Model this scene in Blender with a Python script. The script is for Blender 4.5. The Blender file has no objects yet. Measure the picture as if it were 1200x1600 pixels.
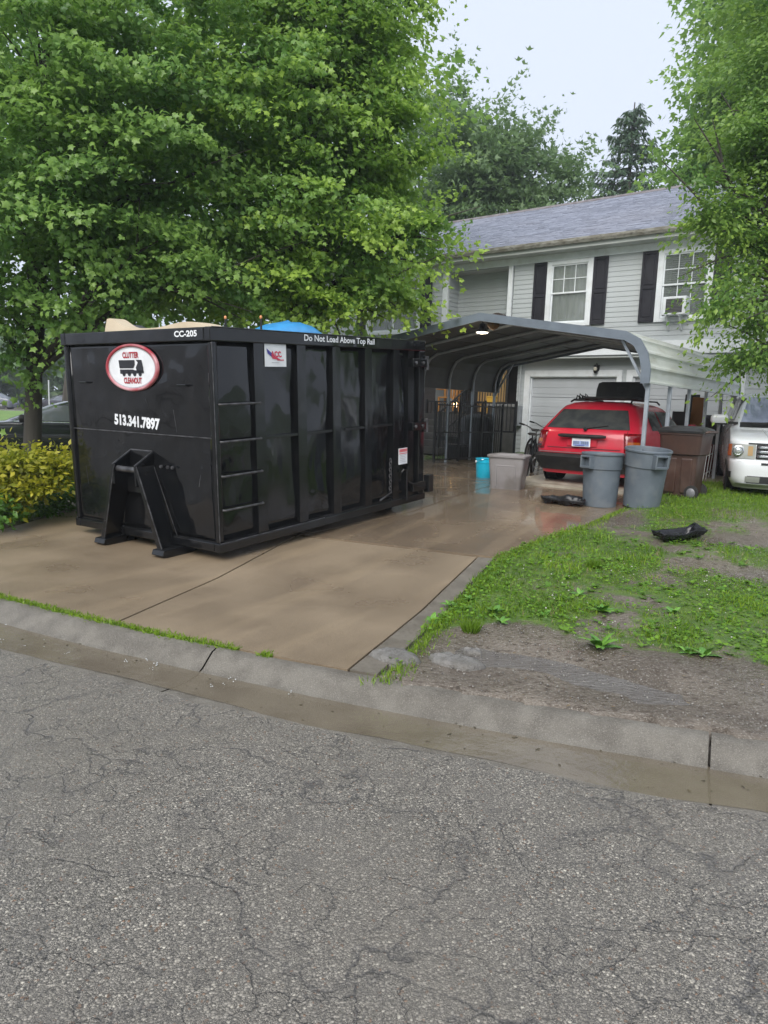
import bpy, math, random
import numpy as np
from mathutils import Vector, Matrix
random.seed(7); rng = np.random.default_rng(7)
SC = bpy.context.scene
COL = SC.collection
R = math.radians
# ------------------------------------------------------------------ camera
EYE = 1.65
FPX = 1137.1
CX = Vector((0.99937, 0.00493, 0.03509)); CU = Vector((-0.03543, 0.13897, 0.98966)); CF = Vector((0.0, 0.99028, -0.13906))
CX.normalize(); CF = (CF - CX * CF.dot(CX)).normalized(); CU = CX.cross(CF).normalized()
cam_d = bpy.data.cameras.new('camera'); cam = bpy.data.objects.new('camera', cam_d); COL.objects.link(cam)
cam_d.sensor_fit = 'VERTICAL'; cam_d.sensor_height = 36; cam_d.sensor_width = 27
cam_d.lens = 36 * FPX / 1600
cam_d.clip_end = 1500; cam_d.clip_start = 0.05
cam.matrix_world = Matrix(((CX.x, CU.x, -CF.x, 0), (CX.y, CU.y, -CF.y, 0), (CX.z, CU.z, -CF.z, EYE), (0, 0, 0, 1)))
SC.camera = cam
# ------------------------------------------------------------------ world, sun, exposure
W = bpy.data.worlds.new('World'); SC.world = W; W.use_nodes = True
nt = W.node_tree; nt.nodes.clear()
wo = nt.nodes.new('ShaderNodeOutputWorld'); bg = nt.nodes.new('ShaderNodeBackground')
sky = nt.nodes.new('ShaderNodeTexSky'); sky.sky_type = 'NISHITA'; sky.sun_disc = False
sky.sun_elevation = R(40); sky.sun_rotation = R(200); sky.air_density = 1.0; sky.dust_density = 6.0; sky.ozone_density = 1.0
hs = nt.nodes.new('ShaderNodeMix'); hs.data_type = 'RGBA'; hs.inputs[0].default_value = 0.9
hs.inputs[7].default_value = (6.9, 7.55, 8.9, 1)       # even cloud layer over the clear sky
nt.links.new(sky.outputs[0], hs.inputs[6]); nt.links.new(hs.outputs[2], bg.inputs[0]); bg.inputs[1].default_value = 0.0535
nt.links.new(bg.outputs[0], wo.inputs[0])
sun_d = bpy.data.lights.new('sun', 'SUN'); sun = bpy.data.objects.new('sun', sun_d); COL.objects.link(sun)
sun_d.energy = 1.5; sun_d.angle = R(45); sun_d.color = (1.0, 0.97, 0.93)
sun.rotation_euler = (R(90 - 40), 0, R(180 - 200))
sun.location = (0, 0, 30)
SC.view_settings.view_transform = 'Standard'; SC.view_settings.look = 'None'
SC.view_settings.exposure = 1.27; SC.view_settings.gamma = 1.0; SC.view_settings.use_curve_mapping = False
SC.render.engine = 'CYCLES'
SC.cycles.max_bounces = 8; SC.cycles.transparent_max_bounces = 8; SC.cycles.use_denoising = True
SC.cycles.diffuse_bounces = 4; SC.cycles.glossy_bounces = 3; SC.cycles.transmission_bounces = 6

def ray(px, py):
    return CX * ((px - 600) / FPX) - CU * ((py - 800) / FPX) + CF
def at(px, py, Y):                     # point seen at a photo pixel, Y metres ahead
    d = ray(px, py); return Vector((0, 0, EYE)) + d * (Y / d.y)

# ------------------------------------------------------------------ materials
def mat(name, c, rough=.6, c2=None, vs=3.0, det=6, lo=.38, hi=.62, bump=0.0, bs=60.0, metal=0.0, rough2=None, coat=0.0, stretch=None,
        emit=None, spec=.5, c3=None, vs3=20, f3=.5, alpha=None):
    m = bpy.data.materials.new(name); m.use_nodes = True
    t = m.node_tree; N = t.nodes; L = t.links; b = N['Principled BSDF']
    b.inputs['Base Color'].default_value = (*c, 1); b.inputs['Roughness'].default_value = rough
    b.inputs['Metallic'].default_value = metal; b.inputs['Specular IOR Level'].default_value = spec
    b.inputs['Coat Weight'].default_value = coat; b.inputs['Coat Roughness'].default_value = .06
    tc = N.new('ShaderNodeTexCoord'); src = tc.outputs['Object']
    if stretch:
        mp = N.new('ShaderNodeMapping'); mp.inputs['Scale'].default_value = stretch; L.new(src, mp.inputs[0]); src = mp.outputs[0]
    def noise(s, d=6):
        n = N.new('ShaderNodeTexNoise'); n.inputs['Scale'].default_value = s; n.inputs['Detail'].default_value = d; L.new(src, n.inputs['Vector'])
        return n.outputs['Fac']
    if c2 is not None or rough2 is not None:
        nf = noise(vs, det); mr = N.new('ShaderNodeMapRange'); mr.inputs[1].default_value = lo; mr.inputs[2].default_value = hi
        L.new(nf, mr.inputs[0]); fac = mr.outputs[0]
        if c2 is not None:
            mx = N.new('ShaderNodeMix'); mx.data_type = 'RGBA'; L.new(fac, mx.inputs[0])
            mx.inputs[6].default_value = (*c, 1); mx.inputs[7].default_value = (*c2, 1); colout = mx.outputs[2]
            if c3 is not None:
                n3 = noise(vs3, 8); m3 = N.new('ShaderNodeMapRange'); m3.inputs[1].default_value = .5; m3.inputs[2].default_value = .72; m3.inputs[4].default_value = f3
                L.new(n3, m3.inputs[0]); mx3 = N.new('ShaderNodeMix'); mx3.data_type = 'RGBA'; L.new(m3.outputs[0], mx3.inputs[0]); L.new(colout, mx3.inputs[6])
                mx3.inputs[7].default_value = (*c3, 1); colout = mx3.outputs[2]
            L.new(colout, b.inputs['Base Color'])
        if rough2 is not None:
            r = N.new('ShaderNodeMapRange'); r.inputs[3].default_value = rough; r.inputs[4].default_value = rough2; L.new(fac, r.inputs[0]); L.new(r.outputs[0], b.inputs['Roughness'])
    if bump:
        bn = noise(bs, 5); bp = N.new('ShaderNodeBump'); bp.inputs['Strength'].default_value = bump; bp.inputs['Distance'].default_value = .01
        L.new(bn, bp.inputs['Height']); L.new(bp.outputs[0], b.inputs['Normal'])
    if emit:
        b.inputs['Emission Color'].default_value = (*emit[0], 1); b.inputs['Emission Strength'].default_value = emit[1]
    if alpha is not None: b.inputs['Alpha'].default_value = alpha
    return m

def leaf_mat(name, c, c2, trans=.45, rough=.38):
    m = bpy.data.materials.new(name); m.use_nodes = True
    t = m.node_tree; N = t.nodes; L = t.links; b = N['Principled BSDF']; out = N['Material Output']
    at_ = N.new('ShaderNodeAttribute'); at_.attribute_name = 'tint'
    mx = N.new('ShaderNodeMix'); mx.data_type = 'RGBA'; L.new(at_.outputs['Fac'], mx.inputs[0])
    mx.inputs[6].default_value = (*c, 1); mx.inputs[7].default_value = (*c2, 1)
    L.new(mx.outputs[2], b.inputs['Base Color']); b.inputs['Roughness'].default_value = rough; b.inputs['Specular IOR Level'].default_value = .45
    tr = N.new('ShaderNodeBsdfTranslucent'); sh = N.new('ShaderNodeMixShader'); sh.inputs[0].default_value = trans
    g = N.new('ShaderNodeMix'); g.data_type = 'RGBA'; g.inputs[0].default_value = .35; L.new(mx.outputs[2], g.inputs[6]); g.inputs[7].default_value = (.22, .36, .03, 1)
    L.new(g.outputs[2], tr.inputs[0]); L.new(b.outputs[0], sh.inputs[1]); L.new(tr.outputs[0], sh.inputs[2]); L.new(sh.outputs[0], out.inputs[0])
    return m

# ------------------------------------------------------------------ mesh helpers
class MB:
    def __init__(s): s.v = []; s.f = []; s.m = []
    def add(s, vs, fs, mi=0):
        o = len(s.v); s.v += [tuple(p) for p in vs]; s.f += [tuple(i + o for i in f) for f in fs]; s.m += [mi] * len(fs); return s
    def box(s, x0, x1, y0, y1, z0, z1, mi=0):
        return s.add([(x0,y0,z0),(x1,y0,z0),(x1,y1,z0),(x0,y1,z0),(x0,y0,z1),(x1,y0,z1),(x1,y1,z1),(x0,y1,z1)],
                     [(0,3,2,1),(4,5,6,7),(0,1,5,4),(1,2,6,5),(2,3,7,6),(3,0,4,7)], mi)
    def hexa(s, p, mi=0):              # eight corners: bottom ring then top ring
        return s.add(p, [(0,3,2,1),(4,5,6,7),(0,1,5,4),(1,2,6,5),(2,3,7,6),(3,0,4,7)], mi)
    def bar(s, a, b, w, h, up=(0,0,1), mi=0):
        a = Vector(a); b = Vector(b); d = (b - a).normalized(); u = Vector(up); x = d.cross(u)
        if x.length < 1e-4: x = d.cross(Vector((1,0,0)))
        x.normalize(); u = x.cross(d).normalized(); x *= w/2; u *= h/2
        return s.hexa([a-x-u, a+x-u, b+x-u, b-x-u, a-x+u, a+x+u, b+x+u, b-x+u], mi)
    def tube(s, pts, r, n=8, mi=0, cap=True):
        pts = [Vector(p) for p in pts]; rs = r if isinstance(r, (list, tuple)) else [r]*len(pts)
        rings = []; ref = None
        for i, p in enumerate(pts):
            d = (pts[min(i+1, len(pts)-1)] - pts[max(i-1, 0)]).normalized()
            if ref is None:
                ref = d.cross(Vector((0,0,1)));
                if ref.length < 1e-3: ref = d.cross(Vector((1,0,0)))
            x = (ref - d * ref.dot(d)).normalized(); y = d.cross(x); ref = x
            rings.append([p + (x*math.cos(2*math.pi*k/n) + y*math.sin(2*math.pi*k/n)) * rs[i] for k in range(n)])
        vs = [q for rg in rings for q in rg]; fs = []
        for i in range(len(pts)-1):
            for k in range(n): fs.append((i*n+k, i*n+(k+1)%n, (i+1)*n+(k+1)%n, (i+1)*n+k))
        if cap: fs.append(tuple(range(n))[::-1]); fs.append(tuple((len(pts)-1)*n+k for k in range(n)))
        return s.add(vs, fs, mi)
    def lathe(s, prof, n=24, c=(0,0,0), mi=0, cap0=False, cap1=False, axis='z', sx=1.0):
        vs = []
        for r, z in prof:
            for k in range(n):
                a = 2*math.pi*k/n; x, y = r*math.cos(a)*sx, r*math.sin(a)
                if axis == 'z': vs.append((c[0]+x, c[1]+y, c[2]+z))
                elif axis == 'x': vs.append((c[0]+z, c[1]+x, c[2]+y))
                else: vs.append((c[0]+x, c[1]+z, c[2]+y))
        fs = []
        for i in range(len(prof)-1):
            for k in range(n): fs.append((i*n+k, i*n+(k+1)%n, (i+1)*n+(k+1)%n, (i+1)*n+k))
        if cap0: fs.append(tuple(range(n))[::-1])
        if cap1: fs.append(tuple((len(prof)-1)*n+k for k in range(n)))
        return s.add(vs, fs, mi)
    def grid(s, fn, nu, nv, mi=0, flip=False):
        vs = [fn(i/nu, j/nv) for j in range(nv+1) for i in range(nu+1)]; w = nu+1; fs = []
        for j in range(nv):
            for i in range(nu):
                q = (j*w+i, j*w+i+1, (j+1)*w+i+1, (j+1)*w+i); fs.append(q[::-1] if flip else q)
        return s.add(vs, fs, mi)
    def prism(s, poly, fn0, fn1, mi=0):     # closed polygon extruded between two mappings
        n = len(poly); vs = [fn0(*p) for p in poly] + [fn1(*p) for p in poly]
        fs = [tuple(range(n))[::-1], tuple(range(n, 2*n))] + [(i, (i+1)%n, n+(i+1)%n, n+i) for i in range(n)]
        return s.add(vs, fs, mi)
    def loft(s, rings, cap0=True, cap1=True, mi=0):
        n = len(rings[0]); vs = [p for r in rings for p in r]; fs = []
        for i in range(len(rings)-1):
            for k in range(n): fs.append((i*n+k, i*n+(k+1)%n, (i+1)*n+(k+1)%n, (i+1)*n+k))
        if cap0: fs.append(tuple(range(n))[::-1])
        if cap1: fs.append(tuple((len(rings)-1)*n+k for k in range(n)))
        return s.add(vs, fs, mi)
    def mesh(s, name, mats, smooth=None):
        me = bpy.data.meshes.new(name); me.from_pydata(s.v, [], s.f)
        for m in (mats if isinstance(mats, (list, tuple)) else [mats]): me.materials.append(m)
        if any(s.m): me.polygons.foreach_set('material_index', s.m)
        if smooth is not None:
            me.polygons.foreach_set('use_smooth', [True]*len(me.polygons)); me.set_sharp_from_angle(angle=R(smooth))
        me.update(); return me
    def build(s, name, mats, parent=None, smooth=None, bevel=0, seg=2, solid=0, loc=None):
        o = bpy.data.objects.new(name, s.mesh(name, mats, smooth)); COL.objects.link(o)
        if parent: o.parent = parent
        if loc is not None: o.location = loc
        if solid:
            md = o.modifiers.new('solid', 'SOLIDIFY'); md.thickness = solid; md.offset = -1
        if bevel:
            md = o.modifiers.new('bevel', 'BEVEL'); md.width = bevel; md.segments = seg; md.limit_method = 'ANGLE'; md.angle_limit = R(40)
        return o
def inst(me, name, parent, loc=(0,0,0), rz=0, scale=None, rot=None):
    o = bpy.data.objects.new(name, me); COL.objects.link(o); o.parent = parent; o.location = loc
    o.rotation_euler = rot if rot else (0, 0, rz)
    if scale: o.scale = scale
    return o
def tag(o, label=None, cat=None, group=None, kind=None):
    if label: o['label'] = label
    if cat: o['category'] = cat
    if group: o['group'] = group
    if kind: o['kind'] = kind
    return o
def thing(name, label, cat, loc=(0,0,0), rz=0, group=None, mw=None):
    o = bpy.data.objects.new(name, None); COL.objects.link(o); o.empty_display_size = .2
    if mw is not None: o.matrix_world = mw
    else: o.location = loc; o.rotation_euler = (0, 0, rz)
    return tag(o, label, cat, group)
def dup(root, loc, rz, label=None):
    def cp(o, par):
        c = o.copy(); COL.objects.link(c)
        if par: c.parent = par
        for ch in kids.get(o.name, []): cp(ch, c)
        return c
    kids = {}
    for o in list(COL.objects):
        if o.parent: kids.setdefault(o.parent.name, []).append(o)
    r = cp(root, None); r.location = loc; r.rotation_euler = (0, 0, rz)
    if label: r['label'] = label
    return r
def rrect(hx, hy, r, n=4, z=0, cx=0, cy=0):
    pts = []
    for sx, sy, a0 in ((1,1,0),(-1,1,90),(-1,-1,180),(1,-1,270)):
        for k in range(n+1):
            a = R(a0 + 90*k/n); pts.append((cx + sx*(hx-r) + r*math.cos(a), cy + sy*(hy-r) + r*math.sin(a), z))
    return pts
_fc = {}
def text_mb(body, h, bold=.0, squeeze=1.0, align='CENTER'):   # flat lettering as a mesh in the xz plane, cap height h, centred
    cu = bpy.data.curves.new('lettering', 'FONT'); cu.body = body; cu.align_x = align; cu.align_y = 'CENTER'
    cu.size = h / .70; cu.offset = bold * h; cu.resolution_u = 3
    o = bpy.data.objects.new('lettering', cu); COL.objects.link(o)
    dg = bpy.context.evaluated_depsgraph_get(); me = bpy.data.meshes.new_from_object(o.evaluated_get(dg))
    mb = MB(); mb.add([(v.co.x*squeeze, 0, v.co.y) for v in me.vertices], [tuple(p.vertices) for p in me.polygons])
    bpy.data.objects.remove(o); bpy.data.curves.remove(cu); bpy.data.meshes.remove(me)
    return mb
def xform(mb, M):
    mb.v = [tuple(M @ Vector(p)) for p in mb.v]; return mb

# ------------------------------------------------------------------ leaves (numpy)
def maple_leaf(full=True):
    h = [(.10,.02),(.42,-.02),(.30,.22),(.62,.50),(.30,.52),(.20,.72)] if full else [(.38,.05),(.55,.5),(.2,.6)]
    out = [(0,0)] + h + [(0,1.0)] + [(-x, y) for x, y in h[::-1]]
    v = np.array([(x, y-.0, -.22*abs(x) - .12*y*y) for x, y in out] + [(0, .35, .02)]); n = len(out)
    f = np.array([(i, (i+1) % n, n) for i in range(n)]); v[:, 1] -= .1
    return v, f
def maple_mid():
    h = [(.38,.0),(.31,.24),(.60,.50),(.26,.60)]; out = [(0,0)] + h + [(0,1.0)] + [(-x, y) for x, y in h[::-1]]
    v = np.array([(x, y-.1, -.25*abs(x) - .16*y*y) for x, y in out] + [(0, .3, .03)]); n = len(out)
    return v, np.array([(i, (i+1) % n, n) for i in range(n)])
def oval_leaf():
    v = np.array([(0,0,0),(.28,.4,-.05),(0,1,-.15),(-.28,.4,-.05),(0,.4,.03)]); return v, np.array([(0,1,4),(1,2,4),(2,3,4),(3,0,4)])
def spray_leaf():      # one cluster card of three leaflets for far foliage
    v = np.array([(0,0,0),(.3,.35,-.05),(.05,.95,-.15),(-.25,.45,.05),(-.7,.55,0),(-.3,.15,.05),(.75,.6,.05),(.35,.1,0)]); return v, np.array([(0,1,2),(0,2,3),(0,3,4),(0,4,5),(0,6,1),(0,7,6)])
def leaf_mesh(name, P, D, Nn, S, T, tmpl, m, parent=None):
    v, f = tmpl; n = len(P); k = len(v)
    D = D / np.linalg.norm(D, axis=1, keepdims=True); X = np.cross(D, Nn); X /= np.maximum(np.linalg.norm(X, axis=1, keepdims=True), 1e-6); Z = np.cross(X, D)
    V = P[:, None, :] + S[:, None, None] * (v[None, :, 0:1]*X[:, None, :] + v[None, :, 1:2]*D[:, None, :] + v[None, :, 2:3]*Z[:, None, :])
    F = (f[None] + (np.arange(n)*k)[:, None, None]).reshape(-1)
    me = bpy.data.meshes.new(name); nf = n*len(f)
    me.vertices.add(n*k); me.vertices.foreach_set('co', V.reshape(-1).astype(np.float32))
    me.loops.add(nf*3); me.loops.foreach_set('vertex_index', F.astype(np.int32))
    me.polygons.add(nf); me.polygons.foreach_set('loop_start', np.arange(0, nf*3, 3, dtype=np.int32))
    a = me.attributes.new('tint', 'FLOAT', 'POINT'); a.data.foreach_set('value', np.repeat(T, k).astype(np.float32))
    me.materials.append(m); me.update(calc_edges=True); me.validate()
    o = bpy.data.objects.new(name, me); COL.objects.link(o)
    if parent: o.parent = parent
    return o
def unit(n):
    d = rng.normal(size=(n, 3)); return d / np.linalg.norm(d, axis=1, keepdims=True)
def crown(name, ells, nclump, nleaf, size, m, parent, origin, tmpl, clump_r=.55, flat=.35, droop=.35, tintf=None, shell=.55):
    """leaf clumps spread through a set of ellipsoids (centre, radius vector)"""
    vol = np.array([e[1][0]*e[1][1]*e[1][2] for e in ells])**(2/3); vol /= vol.sum()
    Ps, Ds, Ns, Ss, Ts = [], [], [], [], []
    for (c, r), w in zip(ells, vol):
        k = max(3, int(nclump*w)); c = np.array(c); r = np.array(r)
        u = unit(k); rad = shell + (1-shell)*rng.random(k)**.7; cc = c + u*r*rad[:, None]
        out = u.copy(); out[:, 2] *= .5
        for j in range(k):
            n = int(nleaf*(.5+rng.random())); cr = clump_r*(.6+.8*rng.random())
            o = out[j] / max(np.linalg.norm(out[j]), 1e-3)
            # a spray: a long flattened fan pointing outwards and a little down
            side = np.cross(o, (0,0,1)); side /= max(np.linalg.norm(side), 1e-3); up = np.cross(side, o)
            a = np.clip(rng.normal(size=n)*.75, -1.5, 1.5); b = np.clip(rng.normal(size=n)*.5, -1.1, 1.1); g = rng.normal(size=n)*flat*.5
            p = cc[j] + cr*(a[:, None]*o + b[:, None]*side + g[:, None]*up); p[:, 2] -= droop*cr*np.maximum(a, 0)**1.5*.6
            d = o[None]*.7 + side[None]*b[:, None]*.9 + unit(n)*.55; d[:, 2] -= droop
            nn = np.array((0,0,.7))[None] + unit(n)*.8 + o[None]*.55
            ct = rng.random()
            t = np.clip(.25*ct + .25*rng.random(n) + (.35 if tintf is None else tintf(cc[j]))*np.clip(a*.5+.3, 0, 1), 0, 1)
            Ps.append(p); Ds.append(d); Ns.append(nn); Ss.append(size*(.5+.9*rng.random(n))); Ts.append(t)
    P = np.concatenate(Ps) - np.array(origin)
    return leaf_mesh(name, P, np.concatenate(Ds), np.concatenate(Ns), np.concatenate(Ss), np.concatenate(Ts), tmpl, m, parent)
def limbs(mb, base, top, r0, targets, r_b=.35, n=8, wob=.12):
    """trunk from base to top plus a curved limb to each target"""
    base = Vector(base); top = Vector(top); pts = []; rs = []
    for i in range(9):
        t = i/8; p = base.lerp(top, t) + Vector((random.uniform(-wob, wob), random.uniform(-wob, wob), 0))*(t*(1-t)*4)*.6
        pts.append(p); rs.append(r0*(1-.75*t)*(1.35 if i == 0 else 1))
    mb.tube(pts, rs, 10)
    for tg in targets:
        tg = Vector(tg); t = min(.85, max(.25, .75*(tg.z-base.z)/max(.5, top.z-base.z) - .12)); s = base.lerp(top, t)
        mid = s.lerp(tg, .5) + Vector((random.uniform(-.2,.2), random.uniform(-.2,.2), (tg-s).length*.12)); rr = r0*(1-.75*t)*r_b*1.5
        L = [s, s.lerp(mid, .5)+Vector((0,0,.05)), mid, mid.lerp(tg, .5)+Vector((0,0,.06)), tg]
        mb.tube(L, [rr, rr*.8, rr*.6, rr*.4, rr*.15], 6)
        for q in range(4):
            s2 = mid.lerp(tg, random.uniform(0, .8)); e2 = s2 + (tg-mid)*random.uniform(.3, .7) + Vector([random.uniform(-.7,.7) for _ in range(3)])
            mb.tube([s2, s2.lerp(e2, .5)+Vector((0,0,.05)), e2], [rr*.35, rr*.25, rr*.08], 5)
# ------------------------------------------------------------------ ground shape
C0 = np.array((-2.568, 5.3)); TT = np.array((.92351, -.38359)); NC = np.array((.38359, .92351))
def coff(t):
    t = np.asarray(t, float); q = np.clip(t, -3.0, 6.5); s = .042*q - .104
    return .021*q*q - .104*q + s*(t-q)
def tc(x, y):
    dx = np.asarray(x, float)-C0[0]; dy = np.asarray(y, float)-C0[1]; t = dx*TT[0]+dy*TT[1]; c = dx*NC[0]+dy*NC[1]; return t, c - coff(t)
def xy(t, c):
    c = np.asarray(c, float) + coff(t); return C0[0]+np.asarray(t)*TT[0]+c*NC[0], C0[1]+np.asarray(t)*TT[1]+c*NC[1]
_zc = [-50, 0, 1.5, 3.5, 5.5, 7, 9, 12, 17, 40, 400]; _zz = [.085, .085, .09, .19, .32, .42, .49, .52, .57, .6, .6]
def gz(x, y):
    t, c = tc(x, y); return np.interp(c, _zc, _zz)
# driveway edges (world xy polylines, near to far)
DL = [(-5.0, 6.37), (-4.75, 7.4), (-4.5, 8.45), (-4.1, 9.7), (-2.0, 13.0), (-.6, 15.1), (1.2, 17.2)]
DR = [(-.03, 4.05), (1.13, 7.2), (1.72, 8.05), (2.42, 8.8), (3.2, 9.85), (4.75, 12.0), (8.4, 16.4)]
def poly_at(P, v):
    L = [0]
    for a, b in zip(P[:-1], P[1:]): L.append(L[-1] + math.hypot(b[0]-a[0], b[1]-a[1]))
    d = v*L[-1]; xs = np.interp(d, L, [p[0] for p in P]); ys = np.interp(d, L, [p[1] for p in P]); return float(xs), float(ys)
_dr = DL + DR[::-1]
def in_poly(x, y, P):
    x = np.asarray(x); y = np.asarray(y); r = np.zeros(x.shape, bool); n = len(P)
    for i in range(n):
        x0, y0 = P[i]; x1, y1 = P[(i+1) % n]
        c = ((y0 > y) != (y1 > y)) & (x < (x1-x0)*(y-y0)/(y1-y0+1e-12)+x0); r ^= c
    return r
def seg_dist(x, y, P):
    d = np.full(np.shape(x), 1e9)
    for (x0, y0), (x1, y1) in zip(P[:-1], P[1:]):
        ux, uy = x1-x0, y1-y0; t = np.clip(((x-x0)*ux+(y-y0)*uy)/(ux*ux+uy*uy), 0, 1); d = np.minimum(d, np.hypot(x-x0-t*ux, y-y0-t*uy))
    return d
from mathutils import noise as mnoise
def fbm(x, y, s, seed=0):
    return mnoise.fractal(Vector((x*s+seed*17.3, y*s-seed*9.1, seed*3.7)), 1.0, 2.0, 4)
def vfbm(x, y, s, seed=0): return np.array([fbm(a, b, s, seed) for a, b in zip(np.ravel(x), np.ravel(y))]).reshape(np.shape(x))
def lawn_z(x, y):      # lawn surface, a little proud of the slabs and uneven
    x = np.asarray(x, float); y = np.asarray(y, float); t, c = tc(x, y)
    lift = (.018 + .022*np.clip(c/1.2, 0, 1)) * (t > 0)
    return gz(x, y) + lift
def cover(x, y):       # 0 bare mud .. 1 thick grass on the right-hand lawn
    t, c = tc(x, y); n = vfbm(x, y, .85, 3); n2 = vfbm(x, y, 2.6, 5)
    d = .66 + .9*n + .75*n2 + .55*np.exp(-(((x-2.2)/1.1)**2+((y-5.05)/.55)**2))
    e = seg_dist(x, y, DR)
    d = d + .75*np.clip(1-e/.5, 0, 1)*(c < 5) + .25*np.clip(1-e/1.5, 0, 1)
    near = np.clip((c-.30-.55*np.clip((t-2.72)/.12, 0, 1)-.42*np.exp(-((t-3.4)/.38)**2))/.35, 0, 1)      # muddy strip behind the kerb, wider to the right
    d = d*near - (1-near)*.25
    d = d + .9*np.clip(1-e/.16, 0, 1)*(c < 1.2)
    d = d - .9*np.exp(-(((x-3.75)/.5)**2+((y-6.65)/.3)**2)) - .8*np.exp(-(((x-2.85)/.5)**2+((y-9.3)/.35)**2)) - .8*np.exp(-(((x-4.3)/.8)**2+((y-8.2)/.3)**2))
    return d

M_soil = mat('wet_soil', (.115,.092,.073), .55, (.066,.055,.046), vs=2.2, rough2=.22, bump=.9, bs=34, c3=(.2,.18,.15), vs3=55, f3=.6)
M_lawnsoil = None
def ground_mat():
    m = bpy.data.materials.new('lawn_ground'); m.use_nodes = True; t = m.node_tree; N = t.nodes; L = t.links; b = N['Principled BSDF']
    tcn = N.new('ShaderNodeTexCoord'); a = N.new('ShaderNodeAttribute'); a.attribute_name = 'cover'
    def noise(s, d=6):
        n = N.new('ShaderNodeTexNoise'); n.inputs['Scale'].default_value = s; n.inputs['Detail'].default_value = d; L.new(tcn.outputs['Object'], n.inputs[0]); return n.outputs['Fac']
    def mix(f, c1, c2):
        x = N.new('ShaderNodeMix'); x.data_type = 'RGBA'; L.new(f, x.inputs[0])
        for k, c in ((6, c1), (7, c2)):
            if isinstance(c, tuple): x.inputs[k].default_value = (*c, 1)
            else: L.new(c, x.inputs[k])
        return x.outputs[2]
    def rng_(v, lo, hi, a_=0, b_=1):
        r = N.new('ShaderNodeMapRange'); r.inputs[1].default_value = lo; r.inputs[2].default_value = hi; r.inputs[3].default_value = a_; r.inputs[4].default_value = b_; L.new(v, r.inputs[0]); return r.outputs[0]
    mud = mix(rng_(noise(1.7), .4, .62), (.172,.143,.112), (.10,.080,.060)); mud = mix(rng_(noise(60, 8), .55, .75), mud, (.30,.275,.24))
    mud = mix(rng_(noise(19, 8), .52, .66), mud, (.075,.056,.04)); mud = mix(rng_(noise(120, 8), .6, .72), mud, (.36,.33,.28))
    grn = mix(rng_(noise(9), .4, .62), (.07,.125,.022), (.11,.17,.03))
    ad = N.new('ShaderNodeMath'); ad.operation = 'ADD'; L.new(a.outputs['Fac'], ad.inputs[0]); sc = rng_(noise(14, 8), .3, .7, -.3, .3); L.new(sc, ad.inputs[1])
    L.new(mix(rng_(ad.outputs[0], .35, .75), mud, grn), b.inputs['Base Color'])
    L.new(rng_(noise(1.3), .42, .6, .2, .55), b.inputs['Roughness'])
    bp = N.new('ShaderNodeBump'); bp.inputs['Strength'].default_value = .9; bp.inputs['Distance'].default_value = .02
    L.new(noise(38, 8), bp.inputs['Height']); L.new(bp.outputs[0], b.inputs['Normal'])
    return m
M_lawn = ground_mat()
PUD = [(.62, 4.62), (1.0, 4.42), (1.45, 4.2), (1.75, 3.98)]
def build_ground():
    def axis(lo, hi, a, b, h, g=1.22):
        v = list(np.arange(a, b, h)); s = h; x = b
        while x < hi: v.append(x); s *= g; x += s
        v.append(hi); s = h; x = a - h
        while x > lo: v.insert(0, x); s *= g; x -= s
        v.insert(0, lo); return np.array(v)
    xs = axis(-180, 180, -8, 9, .11); ys = axis(-60, 300, 2.0, 13, .11)
    X, Y = np.meshgrid(xs, ys); t, c = tc(X, Y)
    near = (np.abs(X) < 12) & (Y < 18) & (Y > 1.5) & (c > -.3)
    Z = np.where(c > -.6, lawn_z(X, Y), .08); cov = np.full(X.shape, .8)
    cov[near] = cover(X[near], Y[near]); left = (t < -1.5); cov = np.where(left, .25, cov)
    Z = Z - .045*np.exp(-(seg_dist(X, Y, PUD)/.20)**2)
    nz = np.zeros(X.shape); nz[near] = vfbm(X[near], Y[near], 1.6, 9)*.022 + vfbm(X[near], Y[near], 6, 2)*.008
    Z = Z + nz*np.clip(c/.3, 0, 1)
    dr = in_poly(X, Y, _dr); e = np.minimum(seg_dist(X, Y, DR), seg_dist(X, Y, DL))
    Z = np.where(dr, gz(X, Y) - .06*np.clip(e/.1, .3, 1) - .02, Z); Z = np.where(~dr, np.minimum(Z, gz(X, Y)+.006+.3*e), Z)
    Z = np.where((c < -.06) & (c > -9.3), -.3, Z)
    nx = len(xs); V = np.stack([X, Y, Z], -1).reshape(-1, 3)
    idx = np.arange(X.size).reshape(X.shape); q = np.stack([idx[:-1,:-1], idx[:-1,1:], idx[1:,1:], idx[1:,:-1]], -1).reshape(-1, 4)
    me = bpy.data.meshes.new('lawn'); me.from_pydata(V.tolist(), [], q.tolist()); me.polygons.foreach_set('use_smooth', [True]*len(me.polygons))
    a = me.attributes.new('cover', 'FLOAT', 'POINT'); a.data.foreach_set('value', cov.reshape(-1).astype(np.float32))
    me.materials.append(M_lawn); o = bpy.data.objects.new('lawn', me); COL.objects.link(o); return tag(o, kind='structure')
build_ground()

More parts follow.
